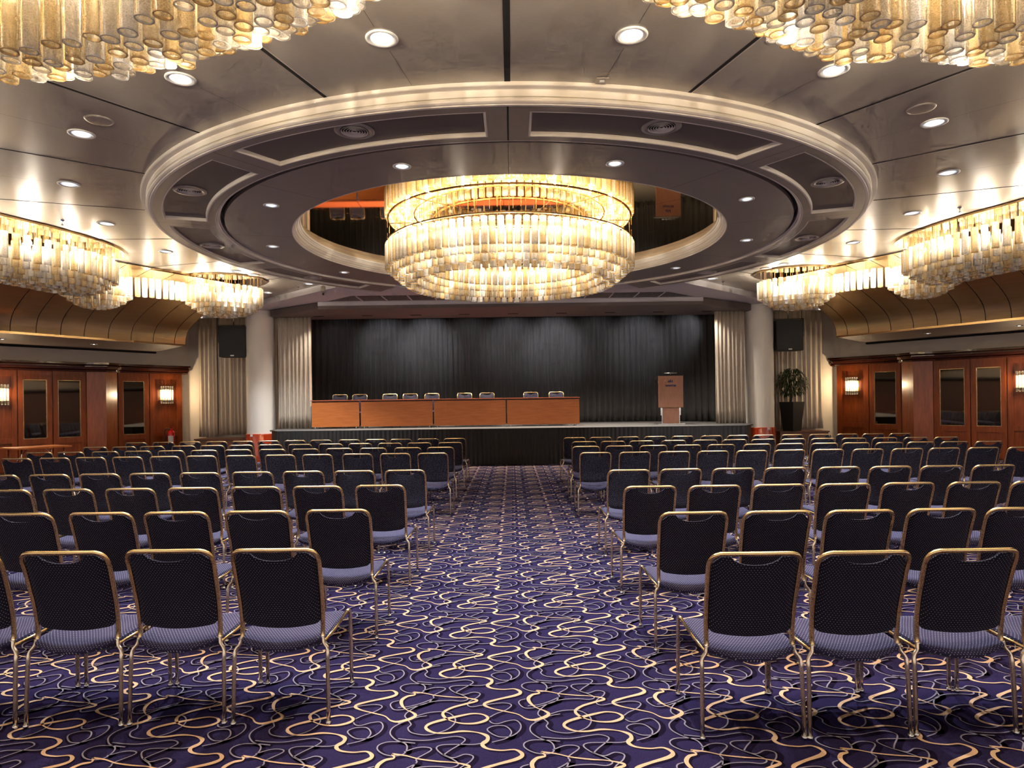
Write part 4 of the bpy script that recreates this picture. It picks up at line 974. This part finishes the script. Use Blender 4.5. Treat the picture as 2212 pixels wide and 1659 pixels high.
for side, rows in ROWS.items():
    for ri, (xs, (ya, yb)) in enumerate(rows):
        d = []
        for x, y in ((xs[0], ya), (xs[-1], yb)): d.append(at(x, y, rel=0.85 - H).y)
        Yr = 0.5 * (d[0] + d[1]) if ri < 4 else 0.5 * (d[0] + d[1])
        for i, x in enumerate(xs):
            k = 0 if ri < 4 else 1
            o = (near_chair, far_chair)[k] if not usedc[k] else copy_tree((near_chair, far_chair)[k]); usedc[k] = True
            q = at(x, 950, Y=Yr)
            if i and abs(q.x - lastx) < 0.478: q.x = lastx + (0.478 if side == 'right' else -0.478)
            lastx = q.x
            o.location = (q.x, Yr + 0.08 + rc.uniform(-0.012, 0.012), 0.0015); o.rotation_euler = (0, 0, rc.uniform(-0.014, 0.014))
            rown = 'nearest row' if ri == 0 else ORD[ri] + ' nearest row'
            tag(o, 'navy dotted chair %s of the aisle, %s, %s' % (side, rown, 'beside the aisle' if i == 0 else ORD[i] + ' from the aisle'), 'chair', 'banquet chairs in rows on the carpet')
for i, (x, y) in enumerate(((734, 853), (777, 853), (842.4, 852.5), (886, 851.5), (933, 851), (1003.6, 850), (1052, 849.5), (1146.6, 848.5), (1201.5, 848))):
    o = copy_tree(far_chair); Yc = 18.40; q = at(x, y, Y=Yc)
    o.location = (q.x, Yc - 0.02, SZt + 0.001); o.scale = (1.0, 1.0, 1.06); o.rotation_euler = (0, 0, PI + rc.uniform(-0.03, 0.03))
    tag(o, 'dark chair behind the stage tables facing the hall, %s from the left' % ORD[i], 'chair', 'chairs behind the stage tables')

# stage spots in the soffit slots, washing the black curtain
for k in range(9):
    x = -5.1 + k * 1.28
    o = lamp('SPOT', (x, 18.75, Zr(2.47)), E_STAGE * (0.3 if k in (0, 8) else 1.0) * (0.35 + 0.9 * ((k * 7) % 3) / 2), (0.86, 0.9, 1.0), 'stage_light', spot_size=math.radians(75), spot_blend=0.9, shadow_soft_size=0.05)
    dvec = Vector((0.0, 1.0, -0.5)); o.rotation_euler = dvec.to_track_quat('-Z', 'Y').to_euler()

for k in range(9):
    sx = at(689 + 104.75 * k, 682, Y=17.6).x
    o = lamp('SPOT', (sx, 17.35, Zr(2.32)), (250 if 0 < k < 8 else 60), (1.0, 0.88, 0.74), 'slot_light', spot_size=math.radians(120), spot_blend=0.9, shadow_soft_size=0.05)
